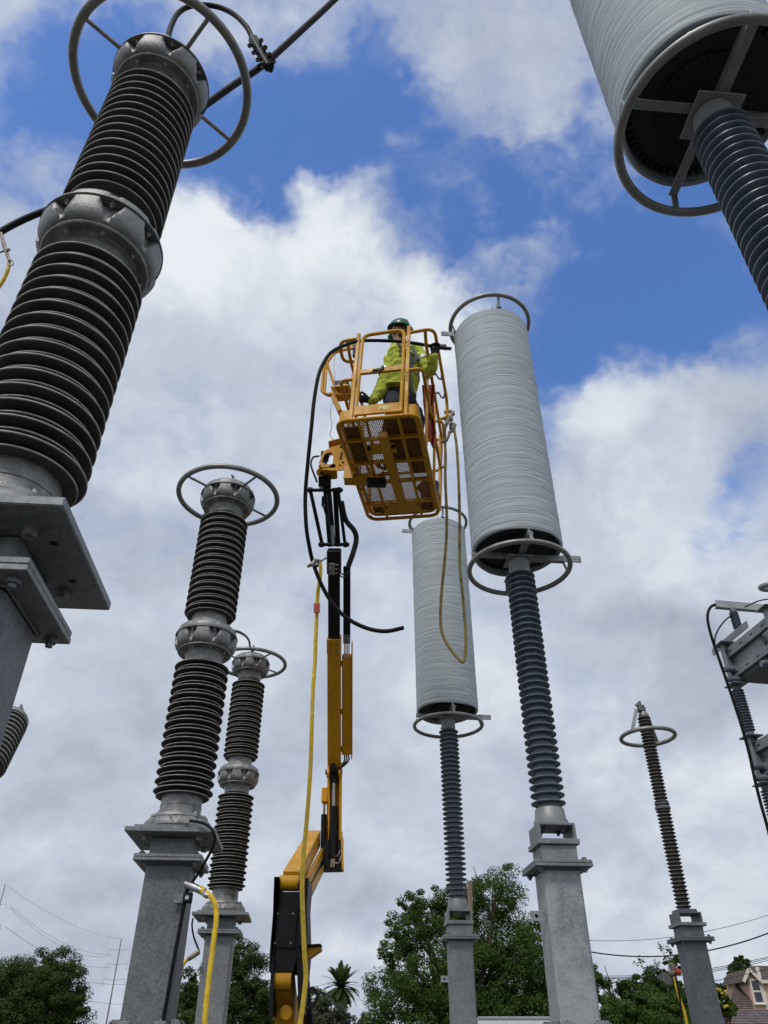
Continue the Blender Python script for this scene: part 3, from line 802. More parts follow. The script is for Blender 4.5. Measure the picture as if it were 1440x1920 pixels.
# ---- basket (own frame: x right, y away from the camera, z up from the floor rim)
BO = Vector((.083, 6.43, EYE+5.2))
MBK = Matrix.Translation(BO) @ Matrix.Rotation(R(-10.3), 4, 'Z') @ Matrix.Rotation(R(2.6), 4, 'Y')
MBI = MBK.inverted()
def BL(u, v, Y): return MBI @ P(u, v, Y)
def rrect(hx, hy, r, z, k=6):
    return rounded([(-hx, -hy, z), (hx, -hy, z), (hx, hy, z), (-hx, hy, z)], r, k, closed=True)
fl = MB()
fl.tube(rrect(.425, .88, .13, 0), .021, 12, closed=True)
fl.tube(rrect(.385, .835, .10, .028), .014, 8, closed=True)
basket = obj('basket_floor', fl, 'yellow', lift)
basket.matrix_local = Matrix.Translation(-LB) @ MBK
def bobj(name, mb, mat): return obj(name, mb, mat, basket)
for (x, y, sx, sy) in [(-.2, 0, .028, 1.70), (.215, 0, .030, 1.70), (0, -.55, .80, .028), (0, -.17, .80, .028), (0, .18, .80, .028), (0, .58, .80, .028)]:
    bobj('floor_rib', MB().box((x, y, .012 if sy > 1 else .0155), (sx, sy, .040 if sy > 1 else .047), .003), 'yellow')
bobj('centre_beam', MB().box((.02, .06, -.012), (.10, 1.40, .075), .006), 'yellow')
for i in range(7):
    y_ = -.80+i*.27
    for s_ in (-1, 1):
        bobj('rim_tab', MB().box((s_*.405, y_, .012), (.045, .03, .012), .002), 'yellow')
# expanded metal floor
mesh_ = MB(); hx, hy, pt = .385, .835, .021
k_ = -1.4
while k_ < 1.4:
    for s_ in (1, -1):
        # line y = 2.1*s*x + k
        xs = []
        for x in (-hx, hx): xs.append(x)
        y0, y1 = 2.1*s_*(-hx)+k_*1.0, 2.1*s_*hx+k_*1.0
        a, b = (-hx, y0), (hx, y1)
        def clip(a, b):
            (x0, y0), (x1, y1) = a, b
            t0, t1 = 0., 1.
            for lim, sg in ((hy, 1), (-hy, -1)):
                d0, d1 = sg*(lim-y0) if sg > 0 else y0+hy, sg*(lim-y1) if sg > 0 else y1+hy
                if d0 < 0 and d1 < 0: return None
                if d0 < 0: t0 = max(t0, d0/(d0-d1))
                if d1 < 0: t1 = min(t1, d0/(d0-d1))
            if t1-t0 < 1e-3: return None
            f_ = lambda t: (x0+(x1-x0)*t, y0+(y1-y0)*t)
            return f_(t0), f_(t1)
        c = clip(a, b)
        if c: mesh_.bar((c[0][0], c[0][1], .044), (c[1][0], c[1][1], .044), .0062, .008, (1, 0, 0))
    k_ += pt*2.1
MT['mesh_paint'] = material('dirty_yellow_mesh', (.30, .14, .03), .6, 0, var=.35, vscale=20)
bobj('expanded_metal_floor', mesh_, 'mesh_paint')
# toe boards
tb = MB()
def wall(pts, z0, z1, th):
    vs = []; fs = []; n = len(pts)
    pts = [Vector((p[0], p[1], 0)) for p in pts]
    for i, p in enumerate(pts):
        t_ = (pts[min(i+1, n-1)]-pts[max(i-1, 0)]).normalized(); nr = Vector((t_.y, -t_.x, 0))*th/2
        for s_ in (1, -1):
            for z in (z0, z1): vs.append((p.x+s_*nr.x, p.y+s_*nr.y, z))
    for i in range(n-1):
        a, b = i*4, (i+1)*4
        fs += [(a, b, b+1, a+1), (a+2, a+3, b+3, b+2), (a+1, b+1, b+3, a+3), (a, a+2, b+2, b)]
    fs += [(0, 1, 3, 2), ((n-1)*4, (n-1)*4+2, (n-1)*4+3, (n-1)*4+1)]
    return vs, fs
path = rounded([(.295, -.845, 0), (.41, -.845, 0), (.41, .845, 0), (-.41, .845, 0), (-.41, -.845, 0), (-.285, -.845, 0)], .12, 6)
tbr = MB().add(*wall(path, .03, .175, .006)); bobj('toe_board', tbr, 'yellow')
# warning stripes on the rounded corners
def on_corner(s_, a):      # a: 0 front face .. 1 side face
    c = Vector((s_*.29, -.725)); th = -math.pi/2 + a*math.pi/2
    return c + Vector((s_*math.cos(th), math.sin(th)))*.1245
for s_ in (1, -1):
    for (a0) in (.22, .58):
        vs = []; fs = []; st = 5
        for i in range(st+1):
            z = .05+.105*i/st
            for da in (0, .17):
                p_ = on_corner(s_, a0+da+.16*i/st); vs.append((p_.x, p_.y, z))
        for i in range(st): fs.append((i*2, i*2+1, i*2+3, i*2+2))
        bobj('warning_stripe', MB().add(vs, fs), 'black')
# gate
zt = 1.285
bobj('gate_post', MB().box((-.272, -.862, zt/2+.02), (.038, .04, zt), .004), 'yellow')
bobj('gate_post', MB().box((.293, -.862, zt/2+.04), (.038, .04, zt+.03), .004), 'yellow')
gt = bobj('gate', MB().tube(rounded([(-.222, -.872, .05), (-.222, -.872, 1.265), (.245, -.872, 1.29), (.245, -.872, .05)], .10, 6), .0205, 12), 'yellow')
obj('crossbar', MB().box((.012, -.872, .685), (.455, .034, .066), .005), 'yellow', gt)
obj('kick_plate', MB().box((.008, -.880, .115), (.50, .03, .125), .004), 'yellow', gt)
MT['decal'] = material('yellow_decal', (.70, .55, .06), .4)
dc = obj('warning_decal', MB().box((.075, -.8965, .118), (.105, .002, .042)), 'decal', gt)
dk = MB(); dk.prism([(-.018, -.014), (.018, -.014), (0, .016)], 0, .0012, Matrix.Translation((.048, -.8977, .118)) @ Matrix.Rotation(R(90), 4, 'X'))
dk.box((.098, -.8978, .118), (.022, .0012, .006)); dk.box((.116, -.8978, .120), (.008, .0012, .022)); dk.box((.083, -.8978, .118), (.008, .0012, .008))
dk2 = MB().prism([(-.009, -.009), (.009, -.009), (0, .008)], 0, .0014, Matrix.Translation((.048, -.8979, .117)) @ Matrix.Rotation(R(90), 4, 'X'))
obj('decal_symbols', dk, 'black', gt); obj('decal_triangle', dk2, 'decal', gt)
lt = MB().box((-.028, -.896, .675), (.10, .02, .03), .004); lt.box((.03, -.894, .70), (.035, .022, .06), .008); lt.box((-.005, -.896, .668), (.03, .014, .05), .003)
obj('latch', lt, 'black', gt); obj('latch_plate', MB().box((-.075, -.8905, .69), (.065, .006, .05), .001), 'decal', gt)
for z_ in (.55, .60, .50, 1.10, 1.05, 1.0):
    for x_ in (.245, .293):
        obj('rivet', MB().cyl((x_, -.888, z_), (x_, -.8955, z_), .006, 8), 'black', gt)
# side rails
tr_ = .019
bobj('top_rail', MB().tube(rounded([(.30, -.862, 1.24), (.575, -.862, 1.27), (.585, .28, 1.27), (.585, .33, 1.05), (.50, .33, 1.02)], .11, 6), tr_, 12), 'yellow')
bobj('top_rail', MB().tube(rounded([(.475, -.862, 1.25), (.462, -.70, 1.22), (.455, .84, 1.17), (.44, .86, .70)], .09, 6), tr_, 12), 'yellow')
bobj('rail_bridge', MB().tube([(.458, -.52, 1.215), (.583, -.52, 1.265)], .016, 10), 'yellow')
bobj('mid_rail', MB().tube(rounded([(.30, -.862, .655), (.455, -.862, .665), (.45, -.3, .66), (.445, .86, .66), (.43, .86, .1)], .10, 6), tr_, 12), 'yellow')
bobj('guard_loop', MB().tube(rounded([(.45, .28, .95), (.53, .30, .95), (.53, .62, .75), (.53, .62, .52), (.44, .62, .50)], .08, 5), .016, 10), 'yellow')
for y_ in (-.38, .27, .80):
    bobj('rail_post', MB().box((.436, y_, .60), (.030, .032, 1.18), .004), 'yellow')
    bobj('rail_post', MB().box((-.436, y_, .60), (.030, .032, 1.18), .004), 'yellow')
bobj('top_rail', MB().tube(rounded([(-.28, -.862, 1.235), (-.50, -.862, 1.225), (-.50, -.60, 1.18), (-.36, -.58, 1.18)], .11, 6), tr_, 12), 'yellow')
bobj('top_rail', MB().tube(rounded([(-.40, -.862, 1.235), (-.42, -.60, 1.20), (-.445, .84, 1.17), (-.44, .86, .70)], .08, 6), tr_, 12), 'yellow')
bobj('mid_rail', MB().tube(rounded([(-.28, -.862, .60), (-.43, -.862, .60), (-.445, -.3, .62), (-.445, .86, .66), (-.43, .86, .1)], .09, 6), tr_, 12), 'yellow')
bobj('far_rail', MB().tube([(-.445, .855, 1.16), (.45, .855, 1.16)], tr_, 12), 'yellow')
bobj('far_rail', MB().tube([(-.445, .855, .66), (.45, .855, .66)], tr_, 12), 'yellow')
# control console, left side, with its guard
YG = 6.0
q_ = [BL(651, 655, YG+.05), BL(623, 659, YG), BL(609, 672, YG), BL(603, 733, YG), BL(612, 740, YG), BL(655, 740, YG+.05)]
bobj('console_guard', MB().tube(rounded([q_[0], q_[1], q_[2], q_[3], q_[4], q_[5]], .06, 5), .018, 12), 'yellow')
bobj('guard_brace', MB().tube([BL(611, 674, YG), BL(632, 738, YG+.02)], .016, 10), 'yellow')
bobj('console_guard', MB().tube(rounded([BL(651, 655, YG+.4), BL(627, 661, YG+.4), BL(612, 682, YG+.4), BL(608, 740, YG+.4), BL(655, 748, YG+.4)], .06, 5), .018, 12), 'yellow')
cb = MB(); c0 = BL(642, 729, 6.08); cb.box(c0, (.17, .20, .10), .012)
console = bobj('control_console', cb, 'black')
obj('console_tray', MB().box(c0-Vector((.0, 0, .065)), (.20, .24, .03), .004), 'yellow', console)
obj('tray_support', MB().bar(BL(624, 742, 6.08), BL(640, 778, 6.08), .05, .16, (1, 0, 0), .004), 'yellow', console)
jx = BL(652, 722, 6.1); obj('joystick', MB().cyl(jx, jx+Vector((0, 0, .07)), .012, 8), 'rubber', console)
ub = BL(659, 650, 5.86)
bx2 = bobj('lamp_bracket', MB().box(ub, (.07, .03, .10), .006), 'yellow')
obj('lamp', MB().box(ub+Vector((.045, 0, -.03)), (.05, .06, .09), .012).box(ub+Vector((.04, .0, -.12)), (.03, .05, .12), .01), 'black', bx2)
# mount beam under the basket
bobj('mount_arm', MB().bar(BL(646, 898, 6.50), BL(722, 900, 6.56), .13, .085, (0, 1, 0), .008), 'yellow')
bobj('mount_plate', MB().prism([(0, 0), (.10, 0), (.14, .16), (.10, .33), (.0, .33)], -.012, .012, Matrix.Translation(BL(644, 898, 6.43)) @ Matrix.Rotation(R(90), 4, 'X')), 'yellow')
bobj('load_cell', MB().bar(BL(688, 905, 6.42), BL(723, 905, 6.46), .07, .10, (0, 1, 0), .008), 'black')
np_ = MB(); np_.box((-.03, -.42, -.018), (.30, .16, .012), .003); bobj('junction_plate', np_, 'yellow')
for x_ in (-.16, .10): bobj('bolt', MB().cyl((x_, -.46, -.024), (x_, -.46, -.050), .022, 8), 'black')
bobj('gusset', MB().prism([(-.22, .74), (.26, .74), (.20, .62), (.12, .56), (-.08, .56), (-.16, .62)], -.030, -.022), 'yellow')

# ---- lower linkage
K1 = lp(612, 1600, 9.0)                     # upper knuckle, far
kl = MB(); kl.bar(lp(627, 1437, 8.83), lp(625, 1580, 9.0), .155, .10, (1, 0, 0), .006)
lk = lobj('upper_link', kl, 'yellow')
for s_ in (-1, 1):
    lobj('link_cheek', MB().bar(lp(628+s_*11.5, 1430, 8.72), lp(628+s_*10, 1575, 8.9), .022, .14, (1, 0, 0), .004), 'yellow', lk)
lobj('link_pin', MB().cyl(lp(610, 1448, 8.72), lp(642, 1448, 8.72), .028, 14), 'black', lk)
lobj('link_boss', MB().cyl(lp(613, 1450, 8.70), lp(617, 1450, 8.70), .05, 16).cyl(lp(635, 1450, 8.70), lp(639, 1450, 8.70), .05, 16), 'yellow', lk)
cy = lobj('lift_cylinder', MB().tube([lp(625, 1512, 8.80), lp(624, 1610, 8.86)], .048, 18), 'black')
lobj('cylinder_rod', MB().tube([lp(626, 1462, 8.76), lp(625, 1513, 8.80)], .026, 14), 'chrome', cy)
lobj('rod_eye', MB().bar(lp(626.5, 1444, 8.74), lp(626, 1468, 8.76), .075, .06, (1, 0, 0), .006), 'black', cy)
cy2 = lobj('side_cylinder', MB().tube([lp(607.5, 1527, 8.85), lp(606.5, 1600, 8.9)], .033, 16), 'black')
lobj('cylinder_rod', MB().tube([lp(608.5, 1500, 8.85), lp(607.5, 1530, 8.85)], .014, 12), 'bronze', cy2)
lobj('cylinder_bracket', MB().bar(lp(610, 1478, 8.86), lp(609, 1506, 8.86), .075, .10, (1, 0, 0), .012), 'yellow', cy2)
kb = MB(); kb.bar(lp(623, 1572, 8.95), lp(622, 1633, 8.95), .245, .18, (1, 0, 0), .004)
kn = lobj('knuckle_box', kb, 'black')
lobj('knuckle_side_plate', MB().bar(lp(640.5, 1560, 8.84), lp(643, 1633, 8.84), .02, .08, (1, 0, 0), .003), 'yellow', kn)
lobj('valve_block', MB().box(lp(624, 1615, 8.84), (.052, .04, .13), .004), 'bronze', kn)
lobj('hydraulic_pipe', MB().tube(rounded([lp(628, 1606, 8.82), lp(634, 1604, 8.80), lp(638, 1594, 8.80)], .03), .006, 8), 'chrome', kn)
lobj('hydraulic_pipe', MB().tube(rounded([lp(628, 1618, 8.82), lp(636, 1619, 8.80), lp(639, 1604, 8.80)], .03), .006, 8), 'chrome', kn)
K2 = lp(546, 1655, 7.25)                    # near knuckle
ua, ub_ = lp(589, 1572, 9.0), lp(545.5, 1652, 7.3)
riser = lobj('riser_arm', MB().bar(ua, ub_, .145, .17, (1, 0, 0), .006), 'yellow')
pa, pb = lp(607, 1590, 9.05), lp(566, 1668, 7.35)
lobj('riser_rib', MB().bar(pa+Vector((0, 0, -.02)), pb+Vector((0, 0, -.02)), .03, .10, (1, 0, 0), .004), 'yellow', riser)
lobj('lower_riser_link', MB().bar(lp(604, 1622, 9.05), lp(566, 1696, 7.4), .07, .09, (1, 0, 0), .006), 'black')
lobj('lower_riser_strap', MB().bar(lp(608, 1624, 9.0), lp(572, 1690, 7.4), .018, .08, (1, 0, 0), .003), 'yellow')
rd = MB().cyl(lp(525, 1656, 7.14), lp(559.5, 1656, 7.14), .062, 22); lobj('riser_pivot', rd, 'yellow')
# black cover between the two arms
def slab(pts, y0, y1, name, mat, parent=None):
    n = len(pts); A_ = [lp(u, v, y0) for u, v in pts]; B_ = [Vector((p.x, y1-LB.y, p.z)) for p in A_]
    return lobj(name, MB().add(A_+B_, [tuple(range(n)), tuple(range(n, 2*n))[::-1]]+[(i, (i+1) % n, n+(i+1) % n, n+i) for i in range(n)]), mat, parent)
cv = slab([(517, 1672), (560, 1672), (562, 1700), (557, 1790), (550, 1822), (504, 1822), (506, 1780), (513, 1700)], 7.06, 7.42, 'linkage_cover', 'black')
lobj('cover_panel', MB().bar(lp(537.5, 1704, 7.05), lp(531.5, 1777, 7.05), .185, .012, (1, 0, 0), .002), 'black', cv)
for (u, v) in ((521, 1713), (549, 1713), (516, 1768), (545, 1768)):
    lobj('bolt', MB().cyl(lp(u, v, 7.035), lp(u, v, 7.045), .008, 8), 'chrome', cv)
slab([(514, 1644), (524, 1644), (524, 1672), (517, 1690), (508, 1820), (503, 1905), (511, 1905), (514, 1822), (512, 1800), (518, 1700)], 7.02, 7.30, 'side_plate', 'black')
slab([(560, 1650), (578, 1645), (578, 1660), (575, 1700), (577, 1780), (566, 1900), (560, 1900), (556, 1800), (561, 1700)], 7.04, 7.44, 'side_plate', 'black')
la, lb_ = lp(529, 1830, 7.2), lp(540, 1960, 7.6)
lobj('lower_pivot', MB().cyl(lp(510.5, 1838, 7.12), lp(547, 1838, 7.12), .070, 22), 'yellow')
low = lobj('lower_arm', MB().bar(lp(531, 1840, 7.22), Vector((-.30, -.5, .95)), .165, .20, (1, 0, 0), .008), 'yellow')
lobj('arm_boss', MB().cyl(lp(536, 1898, 7.16), lp(536, 1898, 7.3), .05, 20), 'yellow', low)
lobj('lower_cylinder', MB().tube([lp(566, 1790, 7.5), Vector((-.10, -.6, .9))], .045, 16), 'black')
sh = MB(); sh.bar(lp(561, 1775, 7.1), lp(603, 1773, 7.1), .20, .008, (0, 1, 0)); shelf = lobj('boom_rest', sh, 'black')
slab([(562, 1778), (602, 1776), (601, 1780), (578, 1796), (572, 1798), (566, 1798), (561, 1806), (558, 1806), (558, 1788)], 7.06, 7.24, 'rest_bracket', 'yellow', shelf)
lobj('hydraulic_hose', MB().tube(smooth_path([lp(566, 1862, 7.0), lp(580, 1854, 6.98), lp(590, 1855, 6.98), lp(595, 1868, 7.0), lp(588, 1882, 7.02), lp(574, 1892, 7.05)], 8), .012, 10), 'rubber')
# turret and chassis (below the eye line)
lobj('turret', MB().box((-.15, .1, .95), (1.0, 1.9, .55), .08).box((-.15, .75, 1.05), (1.1, .5, .7), .08), 'yellow')
lobj('turntable', MB().cyl((-.15, 0, .55), (-.15, 0, .68), .5, 32), 'black')
lobj('chassis', MB().box((-.15, 0, .48), (1.1, 2.5, .28), .05), 'black')
for sx in (-1, 1):
    for sy in (-1, 1):
        wh = MB().lathe([(.30, -.14), (.37, -.12), (.39, -.06), (.39, .06), (.37, .12), (.30, .14)], 32, Matrix.Translation((-.15+sx*.72, sy*.85, .41)) @ Matrix.Rotation(R(90), 4, 'Y'))
        tw = lobj('wheel', wh, 'rubber'); lobj('rim', MB().lathe([(.0, -.15), (.27, -.15), (.27, .15), (.0, .15)], 24, Matrix.Translation((-.15+sx*.72, sy*.85, .41)) @ Matrix.Rotation(R(90), 4, 'Y')), 'yellow', tw)

# ================================================================== worker in the basket
def sphere_into(mb, c, r, M=None, seg=16, rings=10):
    c = Vector(c); rx, ry, rz = (r, r, r) if not isinstance(r, (tuple, list)) else r
    vs = []; fs = []
    for i in range(rings+1):
        ph = math.pi*i/rings
        for k in range(seg):
            a = 2*math.pi*k/seg
            p_ = Vector((rx*math.sin(ph)*math.cos(a), ry*math.sin(ph)*math.sin(a), rz*math.cos(ph)))
            if M is not None: p_ = M @ p_
            vs.append(c+p_)
    for i in range(rings):
        for k in range(seg):
            k2 = (k+1) % seg; fs.append((i*seg+k, (i+1)*seg+k, (i+1)*seg+k2, i*seg+k2))
    mb.add(vs, fs); return mb
def loft(mb, rings, seg=24):
    """rings: (centre, axis a, axis b) ellipses joined into a closed skin"""
    vs = []; fs = []
    for (c, a, b) in rings:
        for k in range(seg):
            th = 2*math.pi*k/seg; vs.append(Vector(c)+Vector(a)*math.cos(th)+Vector(b)*math.sin(th))
    n = len(rings)
    for i in range(n-1):
        for k in range(seg):
            k2 = (k+1) % seg; fs.append((i*seg+k, i*seg+k2, (i+1)*seg+k2, (i+1)*seg+k))
    fs.append(tuple(range(seg))); fs.append(tuple((n-1)*seg+k for k in range(seg)))
    mb.add(vs, fs); return mb
def limb(mb, pts, rad, seg=16, k=5):
    pts = [Vector(p) for p in pts]; P_ = smooth_path(pts, k); n = len(P_)
    rs = []
    for i in range(n):
        t = i/(n-1)*(len(rad)-1); j = min(int(t), len(rad)-2); rs.append(rad[j]*(1-(t-j))+rad[j+1]*(t-j))
    mb.tube(P_, rs, seg); sphere_into(mb, P_[0], rs[0]); sphere_into(mb, P_[-1], rs[-1]); return mb
def fused(name, mb, voxel=.010, smooth=6, wrinkle=0., wscale=9.):
    """one continuous skin over overlapping pieces"""
    me = mb.mesh(name, 0); ob_ = bpy.data.objects.new('tmp', me); C.objects.link(ob_)
    m_ = ob_.modifiers.new('r', 'REMESH'); m_.mode = 'VOXEL'; m_.voxel_size = voxel; m_.use_smooth_shade = True
    if smooth:
        s_ = ob_.modifiers.new('s', 'SMOOTH'); s_.iterations = smooth; s_.factor = .5
    dg = bpy.context.evaluated_depsgraph_get(); out = bpy.data.meshes.new_from_object(ob_.evaluated_get(dg)); out.name = name
    bpy.data.objects.remove(ob_); bpy.data.meshes.remove(me)
    if wrinkle:
        out.update()
        co = [v.co.copy() for v in out.vertices]; no = [v.normal.copy() for v in out.vertices]
        for v, c, n_ in zip(out.vertices, co, no):
            w_ = mnoise.noise(Vector((c.x*wscale, c.y*wscale, c.z*wscale*1.7)))+.5*mnoise.noise(c*wscale*2.6)
            v.co = c+n_*(w_*wrinkle)
        out.update()
    out.polygons.foreach_set('use_smooth', [True]*len(out.polygons))
    return out
MT['skin'] = material('skin', (.50, .28, .20), .55, 0, var=.12, vscale=30)
MT['hivis'] = material('hi_vis_cloth', (.50, .57, .065), .85, 0, var=.16, vscale=14, bump=.5, bscale=45)
MT['reflective'] = material('silver_tape', (.50, .52, .52), .4, .2, var=.15, vscale=30)
MT['denim'] = material('dark_trousers', (.020, .025, .040), .85, 0, var=.35, vscale=18, bump=.5, bscale=60)
MT['glove'] = material('black_glove', (.012, .012, .013), .75, 0, var=.3, vscale=30, bump=.4, bscale=90)
MT['helmet'] = material('green_hard_hat', (.012, .115, .062), .38, 0, var=.15, vscale=8, coat=.15)
MT['hair'] = material('dark_hair', (.03, .02, .014), .7, 0, var=.3, vscale=60)
MT['strap'] = material('harness_webbing', (.030, .031, .034), .8, 0, var=.4, vscale=60)
MT['strap_grey'] = material('harness_grey_webbing', (.11, .115, .12), .8, 0, var=.3, vscale=60)

FZ = (MBK @ Vector((0, -.45, .05))).z            # floor level where he stands
Fd = Vector((.50, -.866, 0)).normalized(); Ld = Vector((.866, .50, 0)).normalized()
base = Vector((.16, 6.10, FZ))
hipc = P(750, 752, 6.05); chest = P(758, 682, 5.97); neck = P(747, 649, 5.93); headc = P(747, 621, 5.89)
SL = P(784, 659, 6.02); SR = P(733, 668, 5.97)
EL = P(806, 694, 5.90); WL = P(814, 668, 5.74); HL = P(814, 655, 5.71)
ER = P(717, 726, 5.93); WR = P(698, 752, 5.88); HR = P(683, 748, 5.86)
hip1 = hipc+Ld*.09-Vector((0, 0, .02)); hip2 = hipc-Ld*.09-Vector((0, 0, .02))
fo1 = Vector((base.x+.13, base.y+.12, FZ+.06)); fo2 = Vector((base.x-.14, base.y-.02, FZ+.06))
def knee(h, f_, out): m_ = (h+f_)/2; return m_+Fd*.13+out
k1, k2 = knee(hip1, fo1, Ld*.02), knee(hip2, fo2, -Ld*.03)
# body under the clothes, with a face
b = MB()
loft(b, [(hipc-Vector((0, 0, .06)), Ld*.13, Fd*.09), (hipc+Vector((0, 0, .06)), Ld*.15, Fd*.10), (hipc.lerp(chest, .5), Ld*.14, Fd*.10), (chest, Ld*.165, Fd*.115), (neck.lerp(chest, .3), Ld*.12, Fd*.08), (neck, Ld*.06, Fd*.06)])
limb(b, [SL, EL, WL], [.05, .042, .03]); limb(b, [SR, ER, WR], [.05, .042, .03])
limb(b, [hip1, k1, fo1], [.085, .058, .042]); limb(b, [hip2, k2, fo2], [.085, .058, .042])
limb(b, [neck-Vector((0, 0, .03)), neck+Vector((0, 0, .04)), headc-Vector((0, 0, .04))], [.062, .058, .06])
Hf = Vector((.72, -.60, -.36)).normalized(); Hl = Vector((.66, .75, 0)).normalized(); Hu = Hl.cross(Hf)*-1
if Hu.z < 0: Hu = -Hu
HM = Matrix((Hl, Hf, Hu)).transposed()
sphere_into(b, headc, (.074, .092, .108), HM); sphere_into(b, headc+Hf*.035-Hu*.055, (.056, .060, .055), HM)
sphere_into(b, headc+Hf*.098-Hu*.012, (.013, .022, .026), HM); sphere_into(b, headc+Hf*.092+Hu*.022, (.045, .016, .012), HM)
sphere_into(b, headc+Hf*.088-Hu*.078, (.026, .020, .018), HM); sphere_into(b, headc+Hf*.090-Hu*.045, (.024, .012, .010), HM)
for s_ in (-1, 1):
    sphere_into(b, headc+Hl*.076*s_-Hu*.005-Hf*.005, (.010, .020, .032), HM)
    sphere_into(b, headc+Hl*.045*s_+Hf*.065-Hu*.03, (.022, .02, .02), HM)
body = obj('person', fused('person', b, .008, 3), 'skin')
tag(body, 'person in lime hi-vis jacket and green hard hat standing in the basket', 'person')
def pobj(name, me, mat): return obj(name, me, mat, body)
hm = MB()
for s_ in (-1, 1):
    sphere_into(hm, headc+Hl*.030*s_+Hf*.088+Hu*.008, (.013, .008, .007), HM)
sphere_into(hm, headc+Hf*.094-Hu*.040, (.030, .010, .008), HM)
sphere_into(hm, headc+Hf*.072-Hu*.088, (.042, .030, .026), HM)
sphere_into(hm, headc-Hf*.045-Hu*.01, (.070, .055, .07), HM)
for s_ in (-1, 1): sphere_into(hm, headc+Hl*.066*s_+Hf*.015-Hu*.055, (.014, .035, .04), HM)
pobj('beard_and_hair', fused('beard_and_hair', hm, .006, 2), 'hair')
# jacket
j = MB()
hem = P(748, 733, 6.03); hemb = hem+Vector((0, 0, -.06))-Ld*.02
loft(j, [(hemb+Fd*.02-Ld*.01, Ld*.205, Fd*.16), (hem+Fd*.015, Ld*.20, Fd*.155), (hipc.lerp(chest, .35)+Fd*.025, Ld*.182, Fd*.158), (hipc.lerp(chest, .65)+Fd*.02, Ld*.185, Fd*.158), (chest, Ld*.192, Fd*.148), (chest.lerp(neck, .45), Ld*.178, Fd*.125), (chest.lerp(neck, .8), Ld*.12, Fd*.10), (neck+Vector((0, 0, .005)), Ld*.078, Fd*.082)])
limb(j, [SL-Ld*.03, EL, WL+ (WL-HL)*.15], [.088, .070, .054])
limb(j, [SR+Ld*.03, ER, WR], [.088, .074, .056])
jk = pobj('jacket', fused('jacket', j, .009, 3, .017, 10.), 'hivis')
col_ = MB(); loft(col_, [(neck-Vector((0, 0, .01)), Ld*.085, Fd*.088), (neck+Vector((0, 0, .035))-Fd*.01, Ld*.082, Fd*.082)]); obj('collar', fused('collar', col_, .008, 2), 'hivis', jk)
def band(pts_rad, name='reflective_band'):
    m_ = MB(); loft(m_, pts_rad, 32); return obj(name, m_.mesh(name, 60), 'reflective', jk)
t1 = hipc.lerp(chest, .60)+Fd*.02
band([(t1-Vector((0, 0, .026)), Ld*.193, Fd*.166), (t1+Vector((0, 0, .026)), Ld*.194, Fd*.165)])
def arm_band(a, b_, t, r, wd=.022):
    d = (b_-a).normalized(); c = a.lerp(b_, t); n1 = d.orthogonal().normalized(); n2 = d.cross(n1)
    band([(c-d*wd, n1*r, n2*r), (c+d*wd, n1*r*.98, n2*r*.98)])
arm_band(SL, EL, .55, .090, .028); arm_band(SR, ER, .55, .091)
# trousers, boots
t_ = MB()
loft(t_, [(hipc-Vector((0, 0, .10)), Ld*.17, Fd*.13), (hipc+Vector((0, 0, .06)), Ld*.175, Fd*.135), (hem+Vector((0, 0, .04)), Ld*.165, Fd*.13)])
limb(t_, [hip1, k1, fo1+Vector((0, 0, .04))], [.115, .092, .075]); limb(t_, [hip2, k2, fo2+Vector((0, 0, .04))], [.115, .092, .075])
tr2 = pobj('trousers', fused('trousers', t_, .011, 4, .010, 9.), 'denim')
for f_ in (fo1, fo2):
    bt = MB(); sphere_into(bt, f_+Vector((0, 0, .02)), (.055, .06, .08)); sphere_into(bt, f_+Fd*.09-Vector((0, 0, .022)), (.052, .11, .036), Matrix((Ld, Fd, Vector((0, 0, 1)))).transposed())
    pobj('boot', fused('boot', bt, .008, 2), 'rubber')
# gloves: five curled fingers each
def glove(w_, h_, grip, out, name):
    """palm from wrist to hand, fingers curling round the direction 'grip'"""
    m_ = MB(); d = (h_-w_).normalized(); g_ = Vector(grip).normalized(); o_ = Vector(out).normalized()
    limb(m_, [w_+d*.01, w_.lerp(h_, .5), h_], [.036, .038, .036])
    sphere_into(m_, h_, (.045, .045, .042))
    lens = (.050, .058, .055, .042)
    for i, ln in enumerate(lens):
        c = h_+g_*(.034-.023*i)+d*.02
        limb(m_, [c+o_*.012, c+d*ln*.55+o_*.022, c+d*ln*.75-o_*.012, c+d*ln*.30-o_*.040], [.0125, .012, .011, .010], 10, 3)
    limb(m_, [w_.lerp(h_, .55)+g_*.03, h_+g_*.055-o_*.012, h_+g_*.052+d*.03-o_*.036], [.015, .013, .011], 10, 3)
    return pobj(name, fused(name, m_, .0055, 2), 'glove')
glove(WL, HL, (1, -.1, .1), (0, 1, 0), 'glove')
glove(WR, HR, (0, -.3, .9), (0, .9, .2), 'glove')
